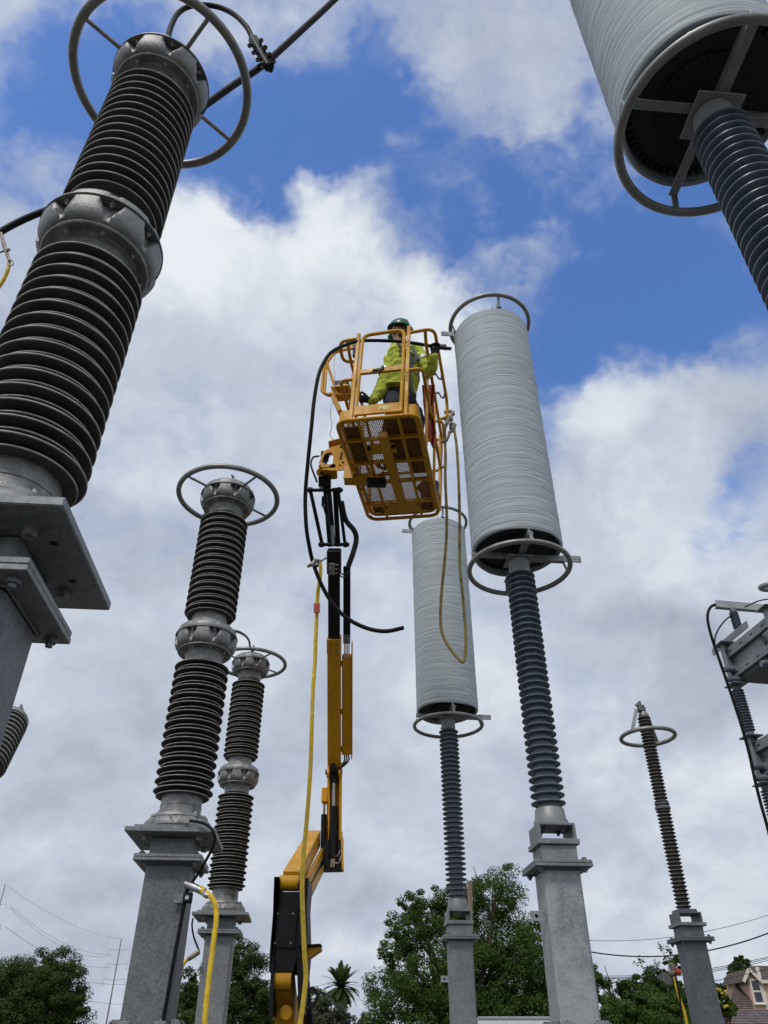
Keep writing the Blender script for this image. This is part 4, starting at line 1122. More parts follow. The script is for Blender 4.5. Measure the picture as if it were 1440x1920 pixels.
# hard hat
hc = headc+Hu*.036
ht = MB(); vs = []; fs = []; seg, rg = 40, 12
for i in range(rg+1):
    ph = math.pi/2*i/rg
    for k in range(seg):
        a = 2*math.pi*k/seg; x, y, z = .116*math.cos(a)*math.cos(ph), .140*math.sin(a)*math.cos(ph), .128*math.sin(ph)
        z += .010*math.exp(-(x/.018)**2)*(math.sin(ph)**.5 if ph > 0 else 0)
        vs.append(hc+HM @ Vector((x, y, z)))
for i in range(rg):
    for k in range(seg):
        k2_ = (k+1) % seg; fs.append((i*seg+k, i*seg+k2_, (i+1)*seg+k2_, (i+1)*seg+k))
ht.add(vs, fs)
hat = pobj('hard_hat', ht.mesh('hard_hat', 60), 'helmet')
br = MB(); vs = []; fs = []
for k in range(seg):
    a = 2*math.pi*k/seg; fwd = max(0, math.sin(a))
    for (rr, dz) in ((1.0, .004), (1.10+.34*fwd**2, -.006-.016*fwd), (1.10+.34*fwd**2, -.011-.016*fwd), (.98, -.006)):
        vs.append(hc+HM @ Vector((.116*rr*math.cos(a), .140*rr*math.sin(a), dz)))
for k in range(seg):
    a, c = k*4, ((k+1) % seg)*4
    for q1 in range(4):
        q2 = (q1+1) % 4; fs.append((a+q1, c+q1, c+q2, a+q2))
br.add(vs, fs); obj('brim', br.mesh('brim', 50), 'helmet', hat)
su = MB(); loft(su, [(hc-Hu*.002, Hl*.104, Hf*.126), (hc-Hu*.022, Hl*.096, Hf*.116)], 32); obj('suspension_band', su.mesh('suspension_band'), 'strap', hat)
npd = MB(); sphere_into(npd, headc-Hf*.09-Hu*.07, (.055, .03, .05), HM); obj('nape_pad', npd, 'helmet', hat)
# fall harness
hs_ = MB()
def strap(pts, wd=.042, side=None):
    m_ = MB(); q = smooth_path(pts, 5)
    for a, c in zip(q[:-1], q[1:]):
        d_ = (c-a).normalized(); m_.bar(a-d_*.003, c+d_*.003, wd, .007, side=side or d_.cross(Fd))
    return m_
cx_ = hipc.lerp(chest, .72)+Fd*.205
hr = pobj('harness', strap([chest.lerp(neck, .75)-Ld*.10+Fd*.10, chest-Ld*.075+Fd*.165, cx_]), 'strap_grey')
obj('strap', strap([chest.lerp(neck, .75)+Ld*.10+Fd*.10, chest+Ld*.065+Fd*.165, cx_]), 'strap_grey', hr)
obj('strap', strap([cx_, hipc.lerp(chest, .35)-Ld*.02+Fd*.205, hipc+Ld*.05+Fd*.185]), 'strap_grey', hr)
obj('strap', strap([chest-Ld*.15+Fd*.13, chest-Ld*.02+Fd*.172, chest+Ld*.14+Fd*.13]), 'strap', hr)
obj('leg_strap', strap([hipc+Ld*.06+Fd*.18, hip2+Fd*.16-Vector((0, 0, .09)), hip2-Ld*.12+Fd*.05-Vector((0, 0, .08))], .05), 'strap', hr)
obj('leg_strap', strap([hipc+Ld*.08+Fd*.18, hip1+Fd*.14-Vector((0, 0, .10)), hip1+Ld*.12+Fd*.03-Vector((0, 0, .08))], .05), 'strap', hr)
dr = MB(); rc_ = chest-Ld*.10+Fd*.17
dr.tube([rc_+Ld*.028*math.cos(a)+Vector((0, 0, .036*math.sin(a))) for a in np.linspace(0, 2*math.pi, 17)[:-1]], .007, 8, closed=True)
obj('snap_hook', dr, 'black', hr)

# ================================================================== cables and small things
MT['ycable'] = material('yellow_cable_jacket', (.82, .55, .025), .45, 0, var=.2, vscale=25)
MT['bcable'] = material('black_cable_jacket', (.007, .007, .008), .6, 0, var=.4, vscale=20, bump=.06, bscale=60, spec=.2)
MT['dirty_cable'] = material('grimy_yellow_rope_cable', (.40, .29, .085), .7, 0, col2=(.11, .085, .045), vscale=7, contrast=(.45, .72))
MT['red_cloth'] = material('faded_red_cloth', (.52, .13, .06), .9, 0, var=.35, vscale=14, bump=.4, bscale=40)
MT['red_tag'] = material('red_plastic_tag', (.52, .09, .05), .5, 0, var=.2, vscale=20)
MT['mat'] = material('dark_floor_mat', (.035, .022, .012), .9, 0, var=.35, vscale=20)
MT['orange_rope'] = material('orange_rope', (.45, .16, .04), .8, 0, var=.3, vscale=30)
def cable(name, label, pts, r, mat, cat='cable', k=10, seg=12, group=None):
    o = obj(name, MB().tube(smooth_path(pts, k), r, seg).mesh(name, 60), mat); return tag(o, label, cat, group)

# black jumper held by the worker
jp = [P(838, 653, 5.70), P(814, 650, 5.70), P(780, 644, 5.69), P(745, 640, 5.68), P(700, 638.5, 5.66), P(672, 640, 5.62), P(648, 647, 5.56), P(622, 660, 5.52), P(607, 680, 5.50), P(597, 705, 5.50), P(589, 750, 5.54), P(584, 800, 5.6), P(577, 870, 5.75), P(572.5, 930, 5.9), P(574, 985, 6.0), P(580, 1025, 6.1), P(587, 1055, 6.2), P(600, 1090, 6.25), P(617, 1122, 6.3), P(640, 1150, 6.32), P(665, 1168, 6.32), P(695, 1180, 6.3), P(725, 1183.5, 6.25), P(757, 1177, 6.2)]
cable('black_conductor', 'thick black cable held by the worker and looping down left of the boom', jp, .0195, 'bcable')
cc = thing('cable_clamp', 'black bolted clamp on the cable end at the worker\'s glove', 'clamp', P(828, 651, 5.70))
m_ = MB(); m_.box((.0, 0, .0), (.11, .05, .045), .008); m_.box((.065, 0, -.022), (.09, .045, .012), .003)
obj('clamp_body', m_, 'rubber', cc)
for i in range(4):
    obj('bolt', MB().cyl((-.04+.026*i, 0, .015), (-.04+.026*i, 0, .045), .010, 6), 'rubber', cc)
# yellow grounding cable on its hot-stick clamp
gc = [P(600, 1051, 6.30), P(601, 1068, 6.31), P(600, 1085, 6.33), P(596, 1110, 6.38), P(594, 1150, 6.42), P(592, 1195, 6.46), P(590.5, 1240, 6.5), P(587, 1290, 6.52), P(585, 1345, 6.54), P(583.5, 1400, 6.56), P(581, 1460, 6.58), P(575, 1540, 6.6), P(569, 1605, 6.6), P(566.5, 1660, 6.6), P(568, 1720, 6.6), P(571, 1790, 6.6), P(573.5, 1830, 6.6), P(569, 1875, 6.58), P(563, 1920, 6.55), P(557, 1975, 6.5), P(552, 2050, 6.45), P(550, 2180, 6.4)]
cable('grounding_cable', 'long yellow grounding cable hanging in front of the boom', gc, .0185, 'ycable', 'cable')
hk = thing('grounding_clamp', 'brass and yellow clamp gripping the black cable loop beside the boom', 'clamp', P(592, 1057, 6.22))
def rel(o, u, v, Y): return P(u, v, Y)-o.location
obj('handle', MB().tube([rel(hk, 576, 1062, 6.2), rel(hk, 588, 1057, 6.2)], [.016, .020], 10), 'bronze', hk)
obj('jaw', MB().tube([rel(hk, 585, 1060, 6.18), rel(hk, 592, 1050, 6.18), rel(hk, 600, 1053, 6.18)], .024, 8).box(rel(hk, 593, 1057, 6.2), (.05, .05, .06), .008), 'steel_dull', hk)
obj('eye_screw', MB().tube([rel(hk, 600, 1053, 6.2), rel(hk, 608, 1048, 6.2), rel(hk, 611, 1046, 6.2)], [.010, .010, .015], 8), 'steel_dull', hk)
rt = obj('warning_tag', MB().bar(P(594, 1131, 6.37), P(594, 1149, 6.38), .060, .010, (1, 0, 0), .003), 'red_tag'); tag(rt, 'small red tag tied on the long yellow cable', 'tag')
# brown hanging loop on the basket's right side
hl = [P(834, 800, 6.75), P(835, 850, 6.8), P(835, 900, 6.82), P(837.5, 960, 6.85), P(837, 1010, 6.88), P(833, 1060, 6.9), P(828, 1110, 6.92), P(826, 1150, 6.92), P(827, 1178, 6.92), P(834, 1200, 6.92), P(848, 1222, 6.92), P(862, 1237, 6.92), P(867.5, 1241, 6.92), P(871, 1234, 6.92), P(873.5, 1210, 6.92), P(872, 1170, 6.92), P(868, 1120, 6.9), P(863, 1070, 6.88), P(862, 1030, 6.86), P(862, 985, 6.84), P(861, 930, 6.82), P(859, 880, 6.8), P(856, 835, 6.76), P(852, 808, 6.74)]
cable('hanging_cable', 'grimy tan cable loop hanging from the right side of the basket', hl, .0165, 'dirty_cable')
bc_ = thing('basket_clamp', 'bronze clamp pair hung on the basket rail above the tan cable loop', 'clamp', P(845, 790, 6.72))
o_ = bc_
m_ = MB(); m_.tube([rel(o_, 833, 805, 6.72), rel(o_, 841, 785, 6.72), rel(o_, 851, 771, 6.72)], [.022, .026, .012], 10); obj('clamp_handle', m_, 'bronze', o_)
obj('clamp_jaw', MB().box(rel(o_, 841, 785, 6.74), (.11, .06, .09), .02).tube([rel(o_, 833, 773, 6.74), rel(o_, 845, 771, 6.74), rel(o_, 850, 778, 6.74)], .026, 10), 'steel_dull', o_)
obj('second_clamp', MB().box(rel(o_, 848, 800, 6.74), (.075, .06, .13), .02).tube([rel(o_, 842, 812, 6.74), rel(o_, 850, 806, 6.74), rel(o_, 853, 796, 6.74)], .022, 10), 'bronze', o_)
obj('support_rod', MB().tube([rel(o_, 826, 830, 6.78), rel(o_, 838, 826, 6.75), rel(o_, 843, 812, 6.73)], .016, 10), 'bronze', o_)
# S-hooks and the red cloth
for i, (u, v, Y, lb) in enumerate(((823, 705, 6.1, 'upper black S-hook on the basket rail above the red cloth'), (828, 740, 6.45, 'lower black S-hook on the basket rail right of red cloth'))):
    s_ = MB().tube(smooth_path([P(u-18, v+5, Y), P(u-20, v-1, Y), P(u-14, v-5, Y), P(u-9, v-2, Y), P(u-6, v-4, Y), P(u-1, v+4, Y), P(u+4, v+6, Y), P(u+5, v-1, Y)], 6), .0095, 8)
    tag(obj('s_hook', s_, 'black'), lb, 'hook', 'black hooks on the basket rail')
rc = MB(); vs = []; fs = []; nx, nz = 14, 26
top, bot = (799, 722), (806, 831)
for k in range(nz+1):
    t = k/nz
    for i in range(nx+1):
        s_ = i/nx; wd = 25*(1-.25*math.sin(t*3)) if t < .75 else 21*(1-(t-.75)*1.0)
        u = 791+t*9+s_*wd; v = top[1]+t*(bot[1]-top[1])+(6*math.sin(s_*5+t*4) if t > .6 else 0)+(10*(s_-.4) if t > .85 else 0)
        Y = 6.25+.05*math.sin(s_*9+t*2)+.025*math.sin(s_*17+t*9)
        vs.append(P(u, v, Y))
for k in range(nz):
    for i in range(nx):
        a = k*(nx+1)+i; fs.append((a, a+1, a+nx+2, a+nx+1))
me = MB().add(vs, fs).mesh('red_cloth', 80); ro = obj('red_cloth', me, 'red_cloth'); sm = ro.modifiers.new('s', 'SOLIDIFY'); sm.thickness = .006
tag(ro, 'faded red cloth bundle hanging on the basket side by the S-hooks', 'cloth')
# mats, rope and bags lying on the mesh floor
def on_floor(name, mb, mat, label, cat, group=None):
    o = obj(name, mb, mat); o.matrix_world = MBK; return tag(o, label, cat, group)
on_floor('floor_mat', MB().box((.295, -.36, .057), (.14, .94, .014), .004), 'mat', 'dark mat on the right front half of the basket floor', 'mat', 'dark mats on the basket floor')
on_floor('floor_mat', MB().box((.125, -.45, .058), (.15, .74, .014), .004), 'mat', 'dark mat on the basket floor right of its centre beam', 'mat', 'dark mats on the basket floor')
on_floor('floor_mat', MB().box((-.30, -.42, .057), (.16, .60, .014), .004), 'mat', 'dark mat along the left front of the basket floor', 'mat', 'dark mats on the basket floor')
on_floor('floor_mat', MB().box((.0, .76, .057), (.70, .12, .014), .004), 'mat', 'dark mat strip across the far end of the basket floor', 'mat', 'dark mats on the basket floor')
rnd = random.Random(3)
for (cx_, cy_, rr, nm) in ((-.27, -.22, .10, 'left'), (.02, -.27, .07, 'middle'), (.31, .42, .09, 'right')):
    pts = []
    for i in range(90):
        a = i*.55; r_ = rr*(.55+.45*rnd.random()); pts.append((cx_+r_*math.cos(a), cy_+r_*math.sin(a)*1.2, .066+.02*rnd.random()))
    on_floor('rope_coil', MB().tube(smooth_path(pts, 2), .0065, 6), 'orange_rope', {'left': 'tangled orange rope seen through the left of the basket floor', 'middle': 'tangled orange rope behind the centre of the basket floor', 'right': 'tangled orange rope in the far right of basket floor'}[nm], 'rope', 'orange ropes on the basket floor')
rg = MB()
for i in range(16):
    sphere_into(rg, (-.06+rnd.uniform(-.09, .09), .02+rnd.uniform(-.10, .10), .075), (.035*rnd.uniform(.5, 1.2), .035*rnd.uniform(.5, 1.2), .02), None, 8, 5)
on_floor('red_rag', fused('red_rag', rg, .012, 2), 'red_cloth', 'crumpled red rag seen through the mesh floor of the basket', 'rag')
bk = MB().lathe([(.0, .055), (.10, .055), (.115, .30), (.11, .30), (.096, .065)], 24, Matrix.Translation((.335, .66, 0)))
on_floor('tool_bucket', bk, 'rubber', 'dark bucket at the far right end inside the basket', 'bucket')
# thin tie wire left of the basket
cable('tie_wire', 'thin pale cord dangling left of the basket', [P(628, 662, 6.05), P(626, 690, 5.95), P(628, 705, 5.95), P(626, 730, 5.95), P(627, 745, 6.0), P(621, 762, 6.0), P(620, 780, 6.0), P(622, 800, 6.0), P(619, 815, 6.1), P(625, 825, 6.2), P(634, 836, 6.3)], .0035, material('pale_cord', (.5, .38, .28), .7), 'cord', 6, 6)

# near arrester: line conductors
YN = 2.0
cable('black_conductor', 'black conductor rising to the top edge from the near arrester', [P(360, 215, YN), P(395, 190, YN), P(440, 158, YN), P(493, 122, YN), P(560, 62, YN), P(632, -5, YN), P(760, -130, YN)], .0195, 'bcable')
cable('black_conductor', 'black conductor entering at left edge behind the near arrester', [P(110, 386, 2.25), P(60, 405, 2.25), P(20, 424, 2.25), P(-30, 452, 2.25), P(-200, 540, 2.3)], .0175, 'bcable')
cable('jumper_loop', 'black jumper curving over the near arrester\'s ring to the clamp', [P(308, 120, YN-.08), P(312, 90, YN-.06), P(317, 62, YN-.04), P(323, 44, YN-.02), P(333, 26, YN), P(350, 14, YN), P(378, 9, YN), P(412, 14, YN), P(440, 28, YN), P(462, 50, YN), P(472, 70, YN), P(483, 96, YN)], .0165, 'bcable')
kc = thing('parallel_clamp', 'black many-bolted clamp joining conductors right of the near ring', 'clamp', P(491, 102, YN))
obj('clamp_body', MB().bar(rel(kc, 474, 72, YN), rel(kc, 506, 128, YN), .052, .05, (1, .4, 0), .008), 'rubber', kc)
for i in range(4):
    for s_ in (-1, 1):
        t = (i+.5)/4; u, v = 475+t*31+s_*11, 74+t*53-s_*5
        obj('bolt', MB().cyl(rel(kc, u, v, YN-.045), rel(kc, u, v, YN+.04), .0135, 8), 'rubber', kc)
        obj('bolt_head', MB().cyl(rel(kc, u, v, YN-.055), rel(kc, u, v, YN-.046), .0085, 6), 'bronze', kc)
lc = thing('line_clamp', 'grounding clamp on the conductor at the left edge', 'clamp', P(6, 470, 2.2))
obj('clamp_body', MB().tube([rel(lc, 2, 437, 2.2), rel(lc, 8, 462, 2.2), rel(lc, 18, 490, 2.2)], [.007, .010, .007], 8), 'bronze', lc)
obj('clamp_screw', MB().cyl(rel(lc, -3, 474, 2.2), rel(lc, 17, 467, 2.2), .005, 8).cyl(rel(lc, 13, 470, 2.19), rel(lc, 18, 467, 2.19), .008, 8), 'steel_dull', lc)
obj('eye', MB().tube([rel(lc, 20+5.5*math.cos(a), 493+5.5*math.sin(a), 2.2) for a in np.linspace(0, 2*math.pi, 17)[:-1]], .0028, 8, closed=True), 'steel_dull', lc)
cable('grounding_cable', 'yellow cable hanging from the clamp at the left edge', [P(17, 492, 2.21), P(15, 505, 2.21), P(9, 520, 2.22), P(0, 535, 2.23), P(-30, 575, 2.25), P(-90, 700, 2.2)], .009, 'ycable')

# middle arrester: ground lead, strap and yellow cable
cable('ground_lead', 'black ground lead curving from the middle arrester base down its post', [P(345, 1538, 4.93), P(365, 1540, 4.90), P(385, 1545, 4.88), P(398, 1556, 4.87), P(403, 1572, 4.88), P(398, 1590, 4.92), P(388, 1610, 4.96), P(372, 1637, 5.0), P(360, 1655, 5.02)], .0085, 'bcable')
lg = obj('terminal_lug', MB().bar(P(340, 1537, 4.90), P(356, 1539, 4.90), .035, .012, (0, 0, 1), .002), 'steel_dull'); tag(lg, 'small flat lug bolted on the middle arrester base', 'lug')
cable('ground_strap', 'dark flat cable running down the right side of middle column', [P(353, 1658, 5.0), P(347, 1690, 5.018), P(339, 1730, 5.022), P(326, 1800, 5.026), P(312, 1880, 5.03), P(302, 1930, 5.03), P(290, 2000, 5.03), P(273, 2120, 5.03)], .011, 'bcable')
sc_ = thing('strap_clip', 'black square clip holding the strap on the middle column', 'clip', P(352, 1684, 5.0))
obj('clip_block', MB().box((0, 0, 0), (.055, .03, .055), .005), 'black', sc_); obj('clip_bolt', MB().cyl((0, -.015, 0), (0, -.024, 0), .012, 10), 'chrome', sc_)
obj('clip_tab', MB().box((-.055, .01, 0), (.06, .012, .05), .002), 'zinc', sc_)
gk = thing('ground_clamp', 'silver tubular clamp ending the yellow cable at middle column', 'clamp', P(362, 1662, 4.98))
obj('ferrule', MB().tube([rel(gk, 348, 1657, 5.0), rel(gk, 365, 1664, 4.98), rel(gk, 378, 1670, 4.96)], [.020, .022, .020], 12), 'chrome', gk)
obj('sleeve', MB().tube([rel(gk, 374, 1668, 4.97), rel(gk, 383, 1672, 4.96)], .023, 12), 'ycable', gk)
obj('hose_band', MB().tube([rel(gk, 381, 1673, 4.96), rel(gk, 390, 1680, 4.95)], .019, 12).cyl(rel(gk, 386, 1665, 4.94), rel(gk, 380, 1680, 4.94), .006, 8), 'chrome', gk)
cable('grounding_cable', 'bright yellow cable hanging between the two ringed arrester columns', [P(383, 1671, 4.955), P(394, 1680, 4.945), P(401, 1690, 4.94), P(405, 1705, 4.94), P(405, 1730, 4.94), P(401, 1760, 4.94), P(396, 1800, 4.94), P(390, 1850, 4.94), P(385, 1900, 4.94), P(384, 1940, 4.94), P(382, 2010, 4.93), P(380, 2150, 4.92)], .0155, 'ycable')
# small arrester: lead and cable
cable('ground_lead', 'black lead from the far small arrester base to its post', [P(362, 1722, 8.35), P(360, 1735, 8.32), P(363, 1755, 8.32), P(369, 1772, 8.33), P(374, 1784, 8.36)], .0085, 'bcable')
fk = obj('ground_clamp', MB().tube([P(374, 1784, 8.34), P(364, 1791, 8.33), P(352, 1799, 8.33)], [.022, .024, .02], 10), 'bronze'); tag(fk, 'brown clamp at the left of the far small arrester post', 'clamp')
cable('grounding_cable', 'thin yellow cable hanging left of the far small arrester post', [P(354, 1797, 8.33), P(345, 1806, 8.33), P(340, 1820, 8.33), P(337, 1840, 8.33), P(332, 1875, 8.33), P(326, 1915, 8.33), P(322, 1960, 8.33), P(318, 2040, 8.33)], .0155, 'ycable')
cable('jumper_loop', 'short black jumper from middle clamp arching to the small arrester cap', [P(438, 1183, 5.25), P(450, 1186, 5.9), P(461, 1193, 7.0), P(467, 1202, 8.2), P(469, 1214, 8.52)], .012, 'bcable')
# tabs on the reactor columns
for (X, Y, z, lb) in ((X1, Y1, EYE+.70, 'small drilled tab on left of the pale column'), (X2, Y2, EYE+.62, 'small drilled tab on the left of the speckled column')):
    o = obj('earth_tab', MB().box((0, 0, 0), (.095, .008, .058), .002), 'zinc_pale', None, (X-.165, Y-.06, z), (0, 0, PSI)); tag(o, lb, 'tab', 'drilled tabs on reactor columns')
    obj('hole', MB().cyl((-.01, -.0048, 0), (-.01, -.0052, 0), .011, 12), 'black', o)

# ================================================================== slender arrester on the right
XD, YD = 3.255, 9.12
support_column((XD, YD), 'reactor', 'right-hand steel column under the slender ribbed arrester', ('zinc_dark', 'zinc_dark'))
sa = thing('slender_arrester', 'thin ribbed dark arrester with a ring hung near its top', 'surge arrester', (XD, YD, 0), PSI)
obj('riser_box', MB().box((0, 0, EYE+1.0045+.0495), (.232, .232, .098), .004), 'zinc_dark', sa)
obj('collar_plate', MB().box((0, 0, EYE+1.1215), (.30, .30, .034), .004), 'zinc', sa)
sd = MB(); sd.box((-.12, 0, EYE+1.190), (.016, .25, .100), .004); sd.box((.12, 0, EYE+1.190), (.016, .25, .100), .004); sd.box((0, 0, EYE+1.2325), (.226, .246, .017), .003)
obj('saddle', sd, 'zinc_dark', sa)
obj('foot_plate', MB().box((0, 0, EYE+1.257), (.20, .20, .030), .004), 'zinc_dark', sa)
def ribbed(z0, z1, n, r, rc, name, mat, parent, seg=36):
    prof = [(rc, z0-.01)]; p_ = (z1-z0)/n
    for k in range(n):
        z = z0+k*p_
        prof += [(rc, z+p_*.05), (r-.004, z+p_*.36), (r, z+p_*.42), (r, z+p_*.50), (r-.006, z+p_*.58), (rc, z+p_*.78)]
    prof.append((rc, z1+.01))
    mb = MB(); mb.lathe(prof, seg); me = mb.mesh(name, 40)
    rim = [MT[mat[0]], MT[mat[1]]]
    for m_ in rim: me.materials.append(m_)
    rr = [v.co.xy.length for v in me.vertices]
    for pl in me.polygons:
        if min(rr[i] for i in pl.vertices) > r-.0065: pl.material_index = 1
    return obj(name, me, None, parent)
o = ribbed(EYE+1.285, EYE+2.315, 26, .084, .060, 'lower_insulator', ('dark_porcelain', 'dark_rim'), sa); o['kind'] = 'stuff'
o = ribbed(EYE+2.385, EYE+3.43, 26, .080, .058, 'upper_insulator', ('dark_porcelain', 'dark_rim'), sa); o['kind'] = 'stuff'
obj('joint', MB().lathe([(.055, EYE+2.31), (.088, EYE+2.32), (.088, EYE+2.345), (.06, EYE+2.35), (.06, EYE+2.365), (.084, EYE+2.37), (.084, EYE+2.385), (.055, EYE+2.39)], 32), 'zinc_dark', sa)
obj('cap', MB().lathe([(.06, EYE+3.43), (.062, EYE+3.45), (.045, EYE+3.49), (0, EYE+3.50)], 32), 'greypaint', sa)
rg_ = obj('grading_ring', ring_mesh(.320, .0245), None, sa, (0, 0, EYE+3.176))
for a_ in (R(215), R(48)):
    hd_ = MB(); c_, s_ = math.cos(a_), math.sin(a_)
    hd_.bar((.03*c_, .03*s_, .325), (.13*c_, .13*s_, .325), .05, .008, side=(-s_, c_, 0)); hd_.bar((.13*c_, .13*s_, .327), (.315*c_, .315*s_, .012), .05, .008, side=(-s_, c_, 0))
    obj('hanger_strap', hd_, 'greypaint', rg_)
tm = MB(); tm.box((-.03, 0, EYE+3.56), (.03, .10, .12), .004); tm.box((.02, .02, EYE+3.54), (.06, .05, .06), .006); tm.cyl((-.08, 0, EYE+3.58), (.03, 0, EYE+3.58), .012, 8); tm.cyl((-.07, .03, EYE+3.53), (.05, .03, EYE+3.53), .012, 8)
obj('terminal', tm, 'zinc_dark', sa)
# clamp, flag and cable on that column
dk_ = thing('ground_clamp', 'orange and bronze clamp with grey flag on the right-hand column', 'clamp', P(1266, 1826, 8.95))
obj('clamp_body', MB().box(rel(dk_, 1262, 1818, 8.95), (.06, .06, .12), .015).cyl(rel(dk_, 1255, 1826, 8.93), rel(dk_, 1268, 1824, 8.93), .024, 10), 'bronze', dk_)
obj('clamp_knob', MB().cyl(rel(dk_, 1266, 1820, 8.9), rel(dk_, 1276, 1824, 8.9), .03, 12), 'red_tag', dk_)
obj('flag', MB().add([rel(dk_, 1230, 1832, 8.9), rel(dk_, 1244, 1822, 8.9), rel(dk_, 1255, 1827, 8.9), rel(dk_, 1262, 1843, 8.92), rel(dk_, 1256, 1848, 8.93)], [(0, 1, 2, 3, 4)]), 'steel_dull', dk_)
obj('flag_back', MB().add([rel(dk_, 1230, 1832, 8.93), rel(dk_, 1244, 1822, 8.93), rel(dk_, 1255, 1827, 8.93), rel(dk_, 1262, 1843, 8.95), rel(dk_, 1256, 1848, 8.96)], [(0, 1, 2, 3, 4)]), 'steel_dull', dk_)
cable('grounding_cable', 'yellow cable going down the right-hand column', [P(1264, 1832, 8.9), P(1268, 1850, 8.9), P(1275, 1875, 8.9), P(1284, 1900, 8.88), P(1290, 1940, 8.88), P(1296, 2000, 8.88)], .0145, 'ycable')
cable('ground_lead', 'thin black lead beside the yellow cable at right-hand column', [P(1266, 1826, 8.88), P(1271, 1850, 8.86), P(1276, 1885, 8.86), P(1279, 1930, 8.86), P(1281, 2000, 8.86)], .009, 'bcable')

# ================================================================== tilted bushing at the left edge
cbk = thing('circuit_breaker', 'tilted dark ribbed bushing with flat terminal at left edge', 'circuit breaker', (-5.2, 8.5, 0))
tp, bt_ = P(21, 1350, 8.4)-cbk.location, P(-70, 1520, 7.55)-cbk.location
ax = (tp-bt_).normalized(); ln_ = (tp-bt_).length
zq = Vector((0, 0, 1)).rotation_difference(ax).to_euler()
bc2 = obj('bushing', MB().lathe([(.16, 0), (.14, ln_)], 32), 'polymer', cbk, bt_, zq)
SH_E = shed_mesh(.20, .13, .010, .012, ('polymer', 'polymer_edge'))
SH_E2 = shed_mesh(.185, .13, .010, .012, ('polymer', 'polymer_edge'))
for k in range(22):
    obj('shed', SH_E if k % 2 == 0 else SH_E2, None, bc2, (0, 0, ln_-.10-k*.036))
obj('cap', MB().lathe([(.10, ln_-.07), (.19, ln_-.055), (.195, ln_-.02), (.17, ln_+.01), (.165, ln_+.035), (.12, ln_+.06), (0, ln_+.065)], 40), 'cast', bc2)
obj('terminal', MB().box((.06, 0, ln_+.14), (.022, .13, .18), .01), 'cast', bc2)
obj('tank', MB().tube([(-.9, .1, 2.0), (.6, .1, 2.0)], .34, 32), 'greypaint', cbk)
obj('turret', MB().tube([Vector((-.35, .1, 2.1)), bt_], .16, 24), 'greypaint', cbk)
for x_ in (-.7, .4): obj('leg', MB().box((x_, .1, .85), (.12, .5, 1.7), .01), 'zinc_dark', cbk)

# ================================================================== capacitor rack at the right edge
ca = Vector((.17, -1, 0)).normalized(); cb_ = Vector((1, .17, 0)).normalized()
CO = P(1365, 1242, 9.5); CO.z = 0
rk = thing('capacitor_rack', 'grey steel capacitor rack with slotted channels at right edge', 'capacitor rack', CO, math.atan2(cb_.y, cb_.x))
# local: x to the right, y away from the camera
def kp(a, b, z): return (b, -a, EYE+z)
def kbox(name, a, b, z, sa_, sb, sz, mat='zinc', bev=.003, parent=None):
    return obj(name, MB().box(kp(a, b, z), (sb, sa_, sz), bev), mat, parent or rk)
def tier(z0, z1, top):
    zc_ = (z0+z1)/2
    for b in (0.02, 1.25):
        for zc2, hh in ((z1-.13, .13), (z0+.14, .10)):
            ch = kbox('channel', 1.2, b, zc2, 2.5, .008, hh)
            kbox('channel_lip', 1.2, b+(.022 if b < 1 else -.022), zc2-hh/2+.004, 2.5, .045, .008, parent=ch)
            kbox('channel_lip', 1.2, b+(.022 if b < 1 else -.022), zc2+hh/2-.004, 2.5, .045, .008, parent=ch)
            if b < 1:
                for i in range(10): kbox('slot', .10+i*.25, b-.0045, zc2, .07, .002, .016, 'black', 0, ch)
    for a in (0.0, 1.05, 2.4):
        for b in (.02, 1.25):
            up_ = MB(); up_.box(kp(a, b, zc_), (.10, .008, z1-z0), .002)
            up_.box((b-.05, -a, EYE+zc_), (.008, .09, z1-z0), .002); up_.box((b+.05, -a, EYE+zc_), (.008, .09, z1-z0), .002)
            u_ = obj('upright', up_, 'zinc', rk)
            kbox('cap_plate', a, b, z1+.008, .22, .22, .014, parent=u_); kbox('foot_plate', a, b, z0-.008, .22, .22, .014, parent=u_)
    for a in (0.35, 1.2, 2.1):
        kbox('capacitor_can', a, .64, zc_-.01, .70, 1.14, z1-z0-.12, 'zinc', .02)
    kbox('bottom_plate', 1.2, .64, z0+.045, 2.4, 1.16, .012, 'zinc_dark')
    for a, zz2 in ((.0, (z0+.06, z0+.20)), (.75, (z0-.05,)), (1.0, (z0-.05,))):
        for z in zz2:
            s_ = MB().tube([kp(a+.07, .12, z), kp(a+.05, -.05, z-.005), kp(a+.04, -.12, z-.01)], [.042, .042, .038], 14); obj('capacitor_bushing', s_, 'porcelain', rk)
SH_K = shed_mesh(.078, .045, .012, .008, ('porcelain', 'porcelain'), seg=36, rim=.004)
SH_KS = shed_mesh(.060, .036, .010, .006, ('porcelain', 'porcelain'), seg=36, rim=.004)
def kins(a, b, z0, z1, n, mesh_, r):
    c = obj('insulator', MB().lathe([(r*1.1, z0), (r*1.15, z0+.05), (r, z0+.055), (r, z1-.055), (r*1.15, z1-.05), (r*1.1, z1)], 28), 'porcelain', rk, kp(a, b, 0))
    for k in range(n): obj('shed', mesh_, None, c, (0, 0, z0+.075+(z1-z0-.15)*k/(n-1)))
for (z0, z1) in ((4.02, 4.60), (2.72, 3.30), (1.42, 2.0)):
    tier(z0, z1, False)
    for (a, b) in ((0., .02), (2.4, .02), (0., 1.25), (2.4, 1.25)):
        kins(a, b, z0-.70, z0-.016, 15, SH_K, .046)
kins(.28, .10, 4.66, 5.03, 9, SH_KS, .038); kins(.28, 1.2, 4.66, 5.03, 9, SH_KS, .038)
